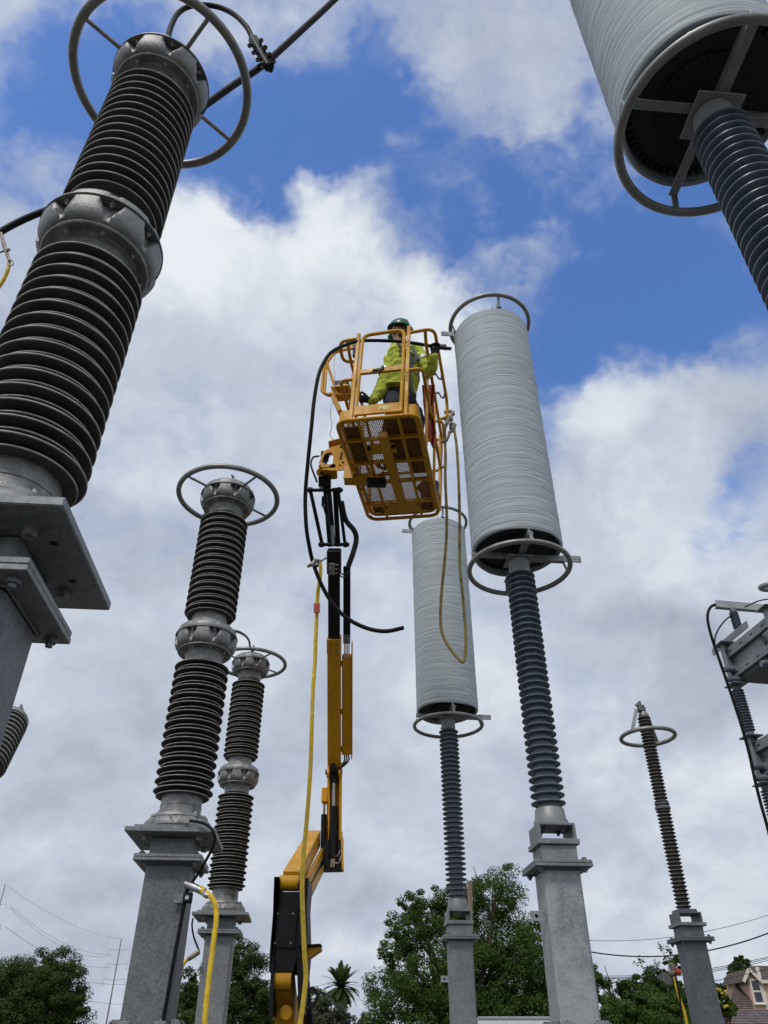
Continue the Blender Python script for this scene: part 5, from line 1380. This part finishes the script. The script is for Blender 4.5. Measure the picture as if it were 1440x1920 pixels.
kbox('cross_bar', .12, .04, 4.64, .9, .012, .10); kbox('top_channel', .28, .75, 5.09, .012, 1.75, .11, 'zinc_pale'); kbox('top_channel_lip', .25, .75, 5.04, .07, 1.75, .008, 'zinc_pale')
for z in (.35,): kbox('base_frame', 1.2, .64, z, 2.6, 1.4, .12, 'zinc')
for (a, b) in ((0., .02), (2.4, .02), (0., 1.25), (2.4, 1.25)): kbox('base_leg', a, b, -.65, .15, .15, 1.88, 'zinc')
cable('drop_cable', 'thick black drop cable curving down beside the capacitor rack', [P(1352, 1134, 9.3), P(1343, 1133, 9.28), P(1332, 1139, 9.26), P(1327, 1152, 9.26), P(1328, 1170, 9.28), P(1336, 1200, 9.3), P(1348, 1235, 9.32), P(1360, 1270, 9.34), P(1372, 1305, 9.36), P(1390, 1360, 9.38), P(1404, 1410, 9.4), P(1415, 1460, 9.4), P(1426, 1505, 9.4), P(1440, 1555, 9.4), P(1460, 1640, 9.4), P(1500, 1850, 9.4)], .019, 'bcable')
cable('jumper_loop', 'thin black jumper looping left of the capacitor rack\'s top insulator', [P(1372, 1153, 9.2), P(1358, 1165, 9.22), P(1347, 1180, 9.25), P(1341, 1195, 9.28), P(1340, 1210, 9.3)], .010, 'bcable')
cable('ground_lead', 'thin black wire rising across the rack\'s top channel', [P(1396, 1138, 9.1), P(1410, 1132, 9.05), P(1425, 1126, 9.0), P(1450, 1122, 9.0), P(1480, 1120, 9.0)], .009, 'bcable')
dcl = thing('cable_clamp', 'black spiky clamp where drop cable meets the rack\'s top channel', 'clamp', P(1350, 1134, 9.28))
obj('clamp_body', MB().box((0, 0, 0), (.13, .06, .06), .01), 'rubber', dcl)
for i in range(4): obj('bolt', MB().cyl((-.05+.035*i, -.02, -.05), (-.05+.035*i, -.02, .055), .008, 6), 'rubber', dcl)
kr = obj('corona_ring', MB().tube([P(1455, 1100, 8.6)+Vector((.19*math.cos(a), .19*math.sin(a)*.8, .04*math.sin(a))) for a in np.linspace(0, 2*math.pi, 49)[:-1]], .034, 14, closed=True).mesh('corona_ring', 60), 'ring'); tag(kr, 'thick grey corona ring cut by right edge above the capacitor rack', 'corona ring')

# ================================================================== vegetation
def leaf_mat(name, c1, c2, vs_=1.1, c3=None):
    m = bpy.data.materials.new(name); m.use_nodes = True; t = m.node_tree; b = t.nodes['Principled BSDF']; out = t.nodes['Material Output']
    vec = N(t, 'ShaderNodeTexCoord').outputs['Object']
    n = noise_n(vec, vs_, 6, .75, tree=t); n2 = noise_n(vec, 9, 2, .6, tree=t)
    f_ = M2('ADD', M2('MULTIPLY', SM(n.outputs['Fac'], .3, .7, tree=t), .55, t), M2('MULTIPLY', SM(n2.outputs['Fac'], .3, .7, tree=t), .45, t), t)
    mx = N(t, 'ShaderNodeMix', data_type='RGBA'); mx.inputs['A'].default_value = (*c1, 1); mx.inputs['B'].default_value = (*c2, 1); L(t, f_, mx.inputs['Factor'])
    L(t, mx.outputs['Result'], b.inputs['Base Color']); b.inputs['Roughness'].default_value = .65; b.inputs['Specular IOR Level'].default_value = .12
    tr = N(t, 'ShaderNodeBsdfTranslucent'); L(t, mx.outputs['Result'], tr.inputs['Color'])
    ms = N(t, 'ShaderNodeMixShader'); ms.inputs[0].default_value = .28; L(t, b.outputs[0], ms.inputs[1]); L(t, tr.outputs[0], ms.inputs[2]); L(t, ms.outputs[0], out.inputs['Surface'])
    return m
MT['leaf_a'] = leaf_mat('oak_leaves', (.026, .062, .010), (.10, .160, .032))
MT['leaf_b'] = leaf_mat('dark_oak_leaves', (.024, .048, .010), (.080, .115, .028))
MT['leaf_c'] = leaf_mat('bush_leaves', (.030, .070, .010), (.095, .165, .032))
MT['leaf_y'] = leaf_mat('yellow_flower_bush', (.045, .085, .014), (.14, .17, .03))
MT['bark'] = material('bark', (.10, .075, .055), .9, 0, var=.35, vscale=3, bump=.6, bscale=9)
MT['petal'] = material('yellow_petals', (.5, .38, .05), .7)
def leaf_mesh(name, pts, dirs, size, rng, aspect=.55):
    """leaves face outwards from their clump with a scatter"""
    n = len(pts)
    dn = dirs/np.maximum(1e-6, np.linalg.norm(dirs, axis=1)[:, None])
    c = dn+rng.normal(size=(n, 3))*.45+np.array([0, 0, .35]); c /= np.linalg.norm(c, axis=1)[:, None]
    a = np.cross(c, rng.normal(size=(n, 3))); a /= np.linalg.norm(a, axis=1)[:, None]
    b = np.cross(c, a)
    s = size*(.55+.9*rng.random((n, 1)))
    v = np.stack([pts-a*s*.5, pts+b*s*aspect*.5+c*s*.10, pts+a*s*.5, pts-b*s*aspect*.5+c*s*.10], 1).reshape(-1, 3)
    me = bpy.data.meshes.new(name)
    me.vertices.add(4*n); me.vertices.foreach_set('co', v.astype(np.float32).ravel())
    me.loops.add(4*n); me.loops.foreach_set('vertex_index', np.arange(4*n, dtype=np.int32))
    me.polygons.add(n); me.polygons.foreach_set('loop_start', np.arange(0, 4*n, 4, dtype=np.int32)); me.polygons.foreach_set('loop_total', np.full(n, 4, dtype=np.int32))
    me.update(calc_edges=True); return me
def tree(name, label, Y, lobes, n, leaf, mat, seed, root_u, group='trees beyond the yard', clump=.22, cat='tree', density=34):
    rng = np.random.default_rng(seed); rnd_ = random.Random(seed)
    sc_px = Y/1620.
    base = P(root_u, 1978, Y); base.z = 0
    t = thing(name, label, cat, base, 0, group)
    cs = []
    for (u, v, r) in lobes:
        c = P(u, v, Y)-base; rr = r*sc_px
        cs.append((np.array(c)+np.array([0, rnd_.uniform(-.5, .5)*rr*1.2, 0]), rr))
    wts = np.array([c[1]**2.2 for c in cs]); wts /= wts.sum()
    pts = []; dirs = []
    for (c, rr), w_ in zip(cs, wts):
        m_ = int(n*w_); kcl = max(5, int(density*(rr/1.5)**1.3)+6)
        d = rng.normal(size=(kcl, 3)); d /= np.linalg.norm(d, axis=1)[:, None]
        rad = rr*(.35+.65*rng.random((kcl, 1))**.55)
        cc_ = c+d*rad*np.array([1, 1, .92])
        idx = rng.integers(0, kcl, m_)
        csz = (.55+.9*rng.random((kcl, 1)))[idx]
        o1 = rng.normal(size=(m_, 3)); o1 /= np.linalg.norm(o1, axis=1)[:, None]
        off_ = o1*(.35+.65*rng.random((m_, 1))**.5)*rr*clump*1.5*csz*np.array([1, 1, .7])
        pts.append(cc_[idx]+off_); dirs.append(o1*.8+d[idx]*.5)
    pts = np.concatenate(pts); dirs = np.concatenate(dirs)
    keep = pts[:, 2] > .25
    obj('crown', leaf_mesh('crown', pts[keep], dirs[keep], leaf, rng), mat, t)
    # trunk and limbs
    big = max(cs, key=lambda c: c[1]); ctr = np.mean([c[0] for c in cs], axis=0); hT = max(c[0][2] for c in cs)
    fork = Vector((ctr[0]*.35, ctr[1]*.3, max(.8, hT*.32)))
    r0 = max(.10, .035*hT)
    m_ = MB(); m_.tube(smooth_path([(0, 0, -.1), (fork.x*.4, fork.y*.4, fork.z*.5), fork], 5), [r0*(1.25-.35*i/10) for i in range(11)], 10); obj('trunk', m_, 'bark', t)
    for (c, rr) in cs:
        mid = fork.lerp(Vector(c), .55)+Vector((rnd_.uniform(-.2, .2), rnd_.uniform(-.2, .2), .25))*rr
        pth = smooth_path([fork, mid, Vector(c)+Vector((0, 0, rr*.35))], 5); k = len(pth)
        m_ = MB(); m_.tube(pth, [max(.02, r0*.55*(1-.85*i/(k-1))) for i in range(k)], 7)
        for q_ in range(4):
            a_ = pth[int(k*.55)]; e_ = Vector(c)+Vector((rnd_.uniform(-.8, .8), rnd_.uniform(-.8, .8), rnd_.uniform(-.3, .8)))*rr
            m_.tube([a_, a_.lerp(e_, .5)+Vector((0, 0, .1*rr)), e_], [r0*.18, r0*.12, .012], 5)
        obj('limb', m_, 'bark', t)
    return t
tree('oak_tree', 'large green tree behind the two reactor columns', 36, [(930, 1672, 58), (870, 1690, 55), (800, 1700, 45), (770, 1695, 28), (760, 1745, 45), (740, 1790, 42), (850, 1765, 80), (940, 1765, 85), (1000, 1790, 70), (800, 1830, 70), (735, 1855, 50), (890, 1860, 85), (980, 1870, 85), (760, 1905, 70), (840, 1925, 80), (940, 1930, 80), (1020, 1900, 60), (1060, 1880, 55)], 165000, .092, 'leaf_a', 1, 880)
tree('oak_tree', 'broad dark tree at the far left bottom', 42, [(40, 1840, 62), (95, 1835, 55), (130, 1850, 42), (150, 1885, 30), (60, 1890, 75), (120, 1910, 55), (-20, 1870, 70), (30, 1930, 70), (110, 1945, 60)], 85000, .105, 'leaf_b', 2, 50, clump=.2)
tree('oak_tree', 'dark tree seen between the arrester columns and the lift', 46, [(455, 1800, 38), (470, 1840, 45), (420, 1850, 50), (370, 1850, 42), (350, 1885, 40), (490, 1880, 42), (410, 1905, 62), (470, 1920, 55), (360, 1925, 50), (520, 1910, 40)], 80000, .11, 'leaf_b', 3, 420)
tree('leafy_bush', 'grey-green bush right of the lift below the palm', 62, [(585, 1885, 30), (610, 1895, 28), (560, 1900, 30), (630, 1920, 28), (590, 1925, 32), (665, 1925, 20), (690, 1915, 14)], 20000, .15, leaf_mat('grey_green_leaves', (.05, .065, .035), (.13, .145, .085)), 4, 595, cat='bush')
tree('leafy_tree', 'bright leafy tree between pale column and the right-hand column', 30, [(1122, 1830, 26), (1125, 1875, 38), (1140, 1905, 34), (1190, 1880, 34), (1215, 1862, 34), (1248, 1845, 36), (1262, 1815, 20), (1235, 1890, 48), (1280, 1880, 45), (1180, 1915, 40), (1300, 1905, 40), (1240, 1925, 50)], 80000, .072, 'leaf_c', 5, 1220)
sp = thing('tall_shoots', 'thin leafy shoots sticking up above the leafy tree at right', 'plant', P(1225, 1978, 30)*1.0)
sp.location.z = 0
rngs = np.random.default_rng(9)
for (u0, v0, u1, v1) in ((1222, 1850, 1196, 1797), (1240, 1850, 1228, 1800), (1262, 1830, 1234, 1768), (1268, 1830, 1252, 1775), (1208, 1860, 1152, 1840)):
    a_, b_ = P(u0, v0, 30)-sp.location, P(u1, v1, 30)-sp.location
    stem = obj('stem', MB().tube([a_, a_.lerp(b_, .5)+Vector((.02, 0, .05)), b_], [.012, .009, .005], 6), 'bark', sp)
    tt = .35+.65*rngs.random((46, 1)); pp = np.array(a_)+(np.array(b_)-np.array(a_))*tt+rngs.normal(size=(46, 3))*.055
    obj('leaves', leaf_mesh('leaves', pp, np.tile(np.array([0, 0, 1.]), (46, 1)), .13, rngs), 'leaf_c', stem)
tree('leafy_tree', 'small sparse tree behind the house roof', 105, [(1392, 1808, 14), (1378, 1822, 14), (1400, 1822, 14), (1388, 1838, 16), (1370, 1845, 12), (1360, 1855, 12)], 3200, .42, 'leaf_b', 6, 1388)
tree('flowering_bush', 'bush with yellow flowers beside the right-hand column', 52, [(1345, 1862, 14), (1352, 1880, 18), (1340, 1895, 18), (1362, 1895, 14), (1375, 1885, 10), (1338, 1848, 10)], 12000, .13, 'leaf_y', 7, 1350, cat='bush')
fb = thing('yellow_blossoms', 'yellow blossoms dotted over the bush by right-hand column', 'flowers', P(1352, 1978, 51.3)); fb.location.z = 0
rf = random.Random(4)
for i in range(12):
    p_ = P(1340+rf.random()*26, 1850+rf.random()*45, 51.2)-fb.location; m_ = MB()
    sphere_into(m_, p_, (.085, .07, .075), None, 7, 4); obj('blossom', m_, 'petal', fb)

# palm
pm = thing('palm_tree', 'date palm standing right of the lift\'s lower arm', 'palm tree', P(637, 1978, 108)); pm.location.z = 0
pc = P(639, 1853, 108)-pm.location
MT['palm_trunk'] = material('palm_trunk', (.13, .075, .05), .9, 0, var=.45, vscale=2.5, bump=.8, bscale=6)
MT['frond'] = leaf_mat('palm_fronds', (.030, .060, .018), (.085, .115, .035), .5); MT['dry_frond'] = leaf_mat('dry_fronds', (.16, .12, .06), (.27, .22, .13), .6)
tk = MB(); prof = []
nn = 34
for i in range(nn+1):
    z = (pc.z-.3)*i/nn; r_ = .62-.10*i/nn+(.05 if i % 2 else -.03)
    prof.append((r_, z))
tk.lathe(prof, 14); obj('trunk', tk, 'palm_trunk', pm)
def frond(az, el, ln, droop, mat, seed):
    rn = random.Random(seed); m_ = MB(); pts = []
    d = Vector((math.cos(az)*math.cos(el), math.sin(az)*math.cos(el), math.sin(el))); p = Vector(pc); k = 12
    for i in range(k+1):
        pts.append(p.copy()); d = (d+Vector((0, 0, -droop/k))).normalized(); p = p+d*ln/k
    m_.tube(pts, [.05*(1-.85*i/k) for i in range(k+1)], 5)
    for i in range(1, k+1):
        for j in range(3):
            t_ = (i-1+j/3)/k; a_ = pts[i-1].lerp(pts[i], j/3); tg = (pts[i]-pts[i-1]).normalized()
            sd = tg.cross(Vector((0, 0, 1))).normalized(); nrm = sd.cross(tg)
            ll = .62*math.sin(math.pi*min(1, .15+t_*.85))*rn.uniform(.8, 1.1)+.1
            for s_ in (-1, 1):
                e_ = a_+(sd*s_*.85+tg*.75+nrm*.25-Vector((0, 0, .25))).normalized()*ll; w_ = tg*.085
                m_.add([a_-w_, a_+w_, e_], [(0, 1, 2)])
    return obj('frond', m_.mesh('frond', 0), mat, pm)
rp = random.Random(8)
for i in range(46):
    f_ = i/46; el = R(82-f_*105+rp.uniform(-8, 8)); frond(i*2.39996+rp.uniform(-.2, .2), el, 2.95+rp.uniform(-.3, .2), .75+.5*f_, 'frond', i)
for i in range(22):
    frond(i*2.4, R(-50+rp.uniform(-14, 8)), 1.9, .6, 'dry_frond', 100+i)

# ================================================================== houses, trailer, poles, wires
MT['stucco'] = material('pink_stucco', (.66, .45, .35), .9, 0, var=.08, vscale=1.2, bump=.2, bscale=30)
MT['trim'] = material('cream_trim', (.75, .69, .60), .7, 0, var=.08, vscale=2)
MT['pane'] = material('window_glass', (.05, .06, .07), .12, 0, var=.3, vscale=.6)
def shingle_mat(name, c1, c2):
    m = bpy.data.materials.new(name); m.use_nodes = True; t = m.node_tree; b = t.nodes['Principled BSDF']
    vec = N(t, 'ShaderNodeTexCoord').outputs['Object']
    n = noise_n(vec, 2.2, 5, .7, tree=t); mx = N(t, 'ShaderNodeMix', data_type='RGBA'); mx.inputs['A'].default_value = (*c1, 1); mx.inputs['B'].default_value = (*c2, 1)
    L(t, SM(n.outputs['Fac'], .3, .7, tree=t), mx.inputs['Factor']); L(t, mx.outputs['Result'], b.inputs['Base Color']); b.inputs['Roughness'].default_value = .9; return m
MT['shingle'] = shingle_mat('brown_shingles', (.075, .052, .045), (.14, .10, .088)); MT['shingle2'] = shingle_mat('purple_brown_shingles', (.085, .062, .062), (.18, .14, .135))
def shingles(parent, A, B, Cc, Dd, rows, mat, name='shingle_course'):
    """roof plane as overlapping courses from the eave A-B up to the ridge D-C"""
    A, B, Cc, Dd = map(Vector, (A, B, Cc, Dd)); nrm = (B-A).cross(Dd-A).normalized()
    if nrm.z < 0: nrm = -nrm
    for i in range(rows):
        t0, t1 = i/rows, (i+1.12)/rows
        t1 = min(t1, 1.0)
        l0, r0, l1, r1 = A.lerp(Dd, t0), B.lerp(Cc, t0), A.lerp(Dd, t1), B.lerp(Cc, t1)
        vs = [l0+nrm*.05, r0+nrm*.05, r1+nrm*.012, l1+nrm*.012, l0+nrm*.0, r0+nrm*.0, r1-nrm*.03, l1-nrm*.03]
        obj(name, MB().add(vs, [(0, 1, 2, 3), (4, 7, 6, 5), (0, 4, 5, 1), (1, 5, 6, 2), (2, 6, 7, 3), (3, 7, 4, 0)]), mat, parent)
hs = thing('house', 'pink stucco house with white gable window at right bottom corner', 'house', P(1425, 1978, 92)); hs.location.z = 0
def hp(u, v, Y): return P(u, v, Y)-hs.location
YH = 90
# dormer gable
pk, le, re = hp(1404, 1817, YH), hp(1394, 1841, YH), hp(1426, 1839, YH); zb = le.z-4.5; dep = Vector((0, 6, 0))
wl, wr = hp(1403, 1843, YH+.4), hp(1430, 1843, YH+.4)
gw = MB(); g0 = [Vector((wl.x, wl.y, 0)), Vector((wr.x+4.5, wr.y, 0)), Vector((wr.x+4.5, wr.y, re.z)), Vector((wr.x-.1, wr.y, re.z)), Vector((pk.x+.15, wl.y, pk.z-.35)), Vector((wl.x, wl.y, le.z+.5))]
gw.add(g0+[p+dep for p in g0], [(0, 1, 2, 3, 4, 5), (11, 10, 9, 8, 7, 6)]+[(i, (i+1) % 6, 6+(i+1) % 6, 6+i) for i in range(6)])
obj('wall', gw, 'stucco', hs)
rf_ = obj('roof', MB().add([pk+dep, le+dep, re+dep, pk+Vector((0, .1, 0))-Vector((0, 0, .1)), le+Vector((0, .1, -.1)), re+Vector((0, .1, -.1))], [(0, 3, 4, 1), (0, 2, 5, 3)]), 'shingle', hs)
shingles(rf_, le, le+dep, pk+dep, pk, 5, 'shingle'); shingles(rf_, re, re+dep, pk+dep, pk, 5, 'shingle')
obj('bargeboard', MB().bar(pk+Vector((0, -.06, 0)), le+Vector((0, -.06, 0)), .10, .28, (0, 1, 0)), 'trim', rf_); obj('bargeboard', MB().bar(pk+Vector((0, -.06, 0)), re+Vector((0, -.06, 0)), .10, .28, (0, 1, 0)), 'trim', rf_)
# main roof to the right and its fascia
e1 = hp(1426, 1838, YH); e2 = e1+Vector((7, 0, 0)); rg1 = hp(1406, 1811, YH+3.6)
mr = obj('roof', MB().add([e1, e2, Vector((e2.x, rg1.y, rg1.z)), rg1], [(0, 1, 2, 3)]), 'shingle', hs); shingles(mr, e1+Vector((0, 0, .02)), e2+Vector((0, 0, .02)), Vector((e2.x, rg1.y, rg1.z)), rg1, 8, 'shingle')
obj('fascia', MB().bar(e1+Vector((0, -.06, -.12)), e2+Vector((0, -.06, -.12)), .08, .30, (0, 1, 0)), 'trim', mr)
# window
wc = hp(1419, 1858.5, YH+.32); wi = obj('window', MB().box((wc.x, wc.y, wc.z), (1.02, .16, 2.15), .02), 'trim', hs)
for dz in (.5, -.5): obj('pane', MB().box((wc.x, wc.y-.085, wc.z+dz), (.74, .02, .84)), 'pane', wi)
obj('sill', MB().box((wc.x, wc.y-.1, wc.z-1.12), (1.25, .22, .12), .02), 'trim', wi)
obj('corner_board', MB().box((hp(1434, 1870, YH+.3).x, YH+.38-hs.location.y, wc.z-.5), (.35, .14, 5.2)), 'trim', hs)
# lower wing roof to the left of the gable
a_, b_, c_, d_ = hp(1361, 1895, YH-1), hp(1412, 1897, YH-1), hp(1404, 1838, YH+4), hp(1382, 1838, YH+4)
wr_ = obj('roof', MB().add([a_, b_, c_, d_], [(0, 1, 2, 3)]), 'shingle', hs); shingles(wr_, a_, b_, c_, d_, 14, 'shingle')
obj('wing_wall', MB().box(((a_.x+b_.x)/2, a_.y+2.8, a_.z/2), (2.6, 5, a_.z)), 'stucco', hs)
# nearer low roof
sh_ = thing('garage', 'low purple-brown shingled roof across the right bottom corner', 'house', P(1430, 1978, 60)); sh_.location.z = 0
a_, b_ = P(1340, 1935, 57)-sh_.location, P(1640, 1935, 57)-sh_.location; d_, c_ = P(1352, 1892.5, 61)-sh_.location, P(1640, 1892.5, 61)-sh_.location
gr_ = obj('roof', MB().add([a_, b_, c_, d_, d_+Vector((0, 4, -1.6)), c_+Vector((0, 4, -1.6))], [(0, 1, 2, 3), (3, 2, 5, 4)]), 'shingle2', sh_); shingles(gr_, a_, b_, c_, d_, 9, 'shingle2')
obj('wall', MB().box(((a_.x+b_.x)/2, (a_.y+d_.y)/2+2, a_.z/2-.1), (b_.x-a_.x-.6, 7, a_.z-.2)), 'stucco', sh_)
# white trailer
tl = thing('box_trailer', 'white box trailer behind the reactor columns, only its top showing', 'trailer', P(1055, 1978, 31)); tl.location.z = 0
MT['white'] = material('white_painted_panel', (.72, .74, .76), .45, 0, var=.05, vscale=2)
x0, x1, zt_ = P(897, 1906, 30).x-tl.location.x, P(1213, 1906, 30).x-tl.location.x, P(1000, 1906, 30).z
npan = 6
obj('body', MB().box(((x0+x1)/2, .4, (zt_+.7)/2), (x1-x0-.02, 2.36, zt_-.76), .02), 'white', tl)
for i in range(npan): obj('side_panel', MB().box((x0+(i+.5)*(x1-x0)/npan, -.79, (zt_+.7)/2), ((x1-x0)/npan-.012, .02, zt_-.86), .004), 'white', tl)
rl = obj('roof_rail', MB().box(((x0+x1)/2, -.8, zt_-.03), (x1-x0, .06, .08), .01), 'chrome', tl)
for i in range(12): obj('rivet', MB().cyl((x0+.2+i*(x1-x0-.4)/11, -.83, zt_-.03), (x0+.2+i*(x1-x0-.4)/11, -.837, zt_-.03), .010, 6), 'steel_dull', rl)
for x_ in (-.4, .4): obj('wheel', MB().lathe([(.0, -.1), (.28, -.1), (.33, -.06), (.33, .06), (.28, .1), (0, .1)], 20, Matrix.Translation(((x0+x1)/2+x_, -.75, .33)) @ Matrix.Rotation(R(90), 4, 'X')), 'rubber', tl)
# wooden stake behind reactor column, utility poles
MT['wood'] = material('weathered_wood', (.24, .18, .13), .85, 0, var=.25, vscale=3, stretch=(6, 6, .6))
MT['rust_pole'] = material('rusting_pole', (.20, .15, .13), .8, 0, col2=(.34, .32, .31), vscale=.12)
MT['pole'] = material('hazed_steel_pole', (.28, .28, .30), .6, .3, var=.2, vscale=.5)  # distance haze put into the colour as a lighter grey
wp = P(881, 1652, 11.5); wo_ = obj('timber_post', MB().bar((0, 0, wp.z), (P(883, 1900, 11.5).x-wp.x-.10, 0, 0), .062, .045, (1, 0, 0), .004), 'wood', None, (wp.x, 11.5, 0)); tag(wo_, 'bare timber post beside the farther ribbed insulator', 'post')
def power_pole(u, v, Y, label, arms, rusty=False):
    top = P(u, v, Y); t = thing('power_pole', label, 'power pole', (top.x, Y, 0), 0, 'far transmission poles'); k = Y/1600
    obj('pole', MB().tube([(0, 0, 0), (0, 0, top.z)], [1.7*k, .85*k], 12), 'rust_pole' if rusty else 'pole', t)
    for (dv, hw, drop) in arms:
        z = top.z-dv*k
        a = MB(); a.tube([(-hw*k, 0, z+2.5*k), (0, 0, z), (hw*k, 0, z+2.5*k)], .32*k, 6); ar = obj('cross_arm', a, 'pole', t)
        for s_ in (-1, 1): obj('insulator_string', MB().tube([(s_*hw*k, 0, z+2.5*k), (s_*(hw+2)*k, 0, z-drop*k)], .28*k, 6), 'pole', ar)
    return t
power_pole(10, 1658, 150, 'nearer steel power pole at the left edge of the sky', [(36, 12, 8), (72, 12, 8)])
power_pole(228, 1759, 240, 'far rusty power pole left of the middle arrester column', [(20, 18, 10), (43, 18, 10), (67, 18, 10)], True)
def wire(label, pts, r, group='overhead wires'):
    return cable('overhead_wire', label, pts, r*(.55 if r > .033 else .8), 'bcable', 'wire', 8, 6, group)
def sag(u0, v0, Y0, u1, v1, Y1, dz, n=7):
    a, b = P(u0, v0, Y0), P(u1, v1, Y1); return [a.lerp(b, i/n)-Vector((0, 0, dz*4*(i/n)*(1-i/n))) for i in range(n+1)]
MT['bcable_far'] = MT['bcable']
wire('topmost overhead wire between the two far poles at left', sag(12, 1661, 150, 228, 1761, 240, 1.5), .035)
wire('upper of paired overhead wires sloping to the far rusty pole', sag(20, 1700, 150, 210, 1790, 240, 2), .04)
wire('lower of paired overhead wires sloping to the far rusty pole', sag(18, 1702, 150, 210, 1793, 240, 2.5), .04)
wire('overhead wire dropping behind the far left tree', sag(10, 1738, 150, 210, 1813, 240, 2), .05)
wire('faint overhead wire low beside the far rusty pole', sag(170, 1842, 200, 330, 1832, 260, 1), .05)
wire('lowest faint overhead wire beside the far rusty pole', sag(160, 1876, 200, 330, 1874, 260, 1), .05)
wire('twisted service wire crossing behind the right-hand column, thickest', sag(1000, 1757, 40, 1560, 1690, 34, 1.3, 9), .032)
wire('thin wire just above the thick service wire at right', sag(1000, 1752, 41, 1560, 1668, 35, .9, 9), .012)
for i, (v0, v1, lb) in enumerate(((1806, 1786, 'highest of the thin wires crossing above the house'), (1811, 1789, 'second thin wire crossing above the house'), (1815, 1793, 'third thin wire crossing above the house'), (1842, 1806, 'lowest thin wire touching the house roof'))):
    wire(lb, sag(1130, v0+24-i*2, 86, 1500, v1-8, 78, .6), .045)
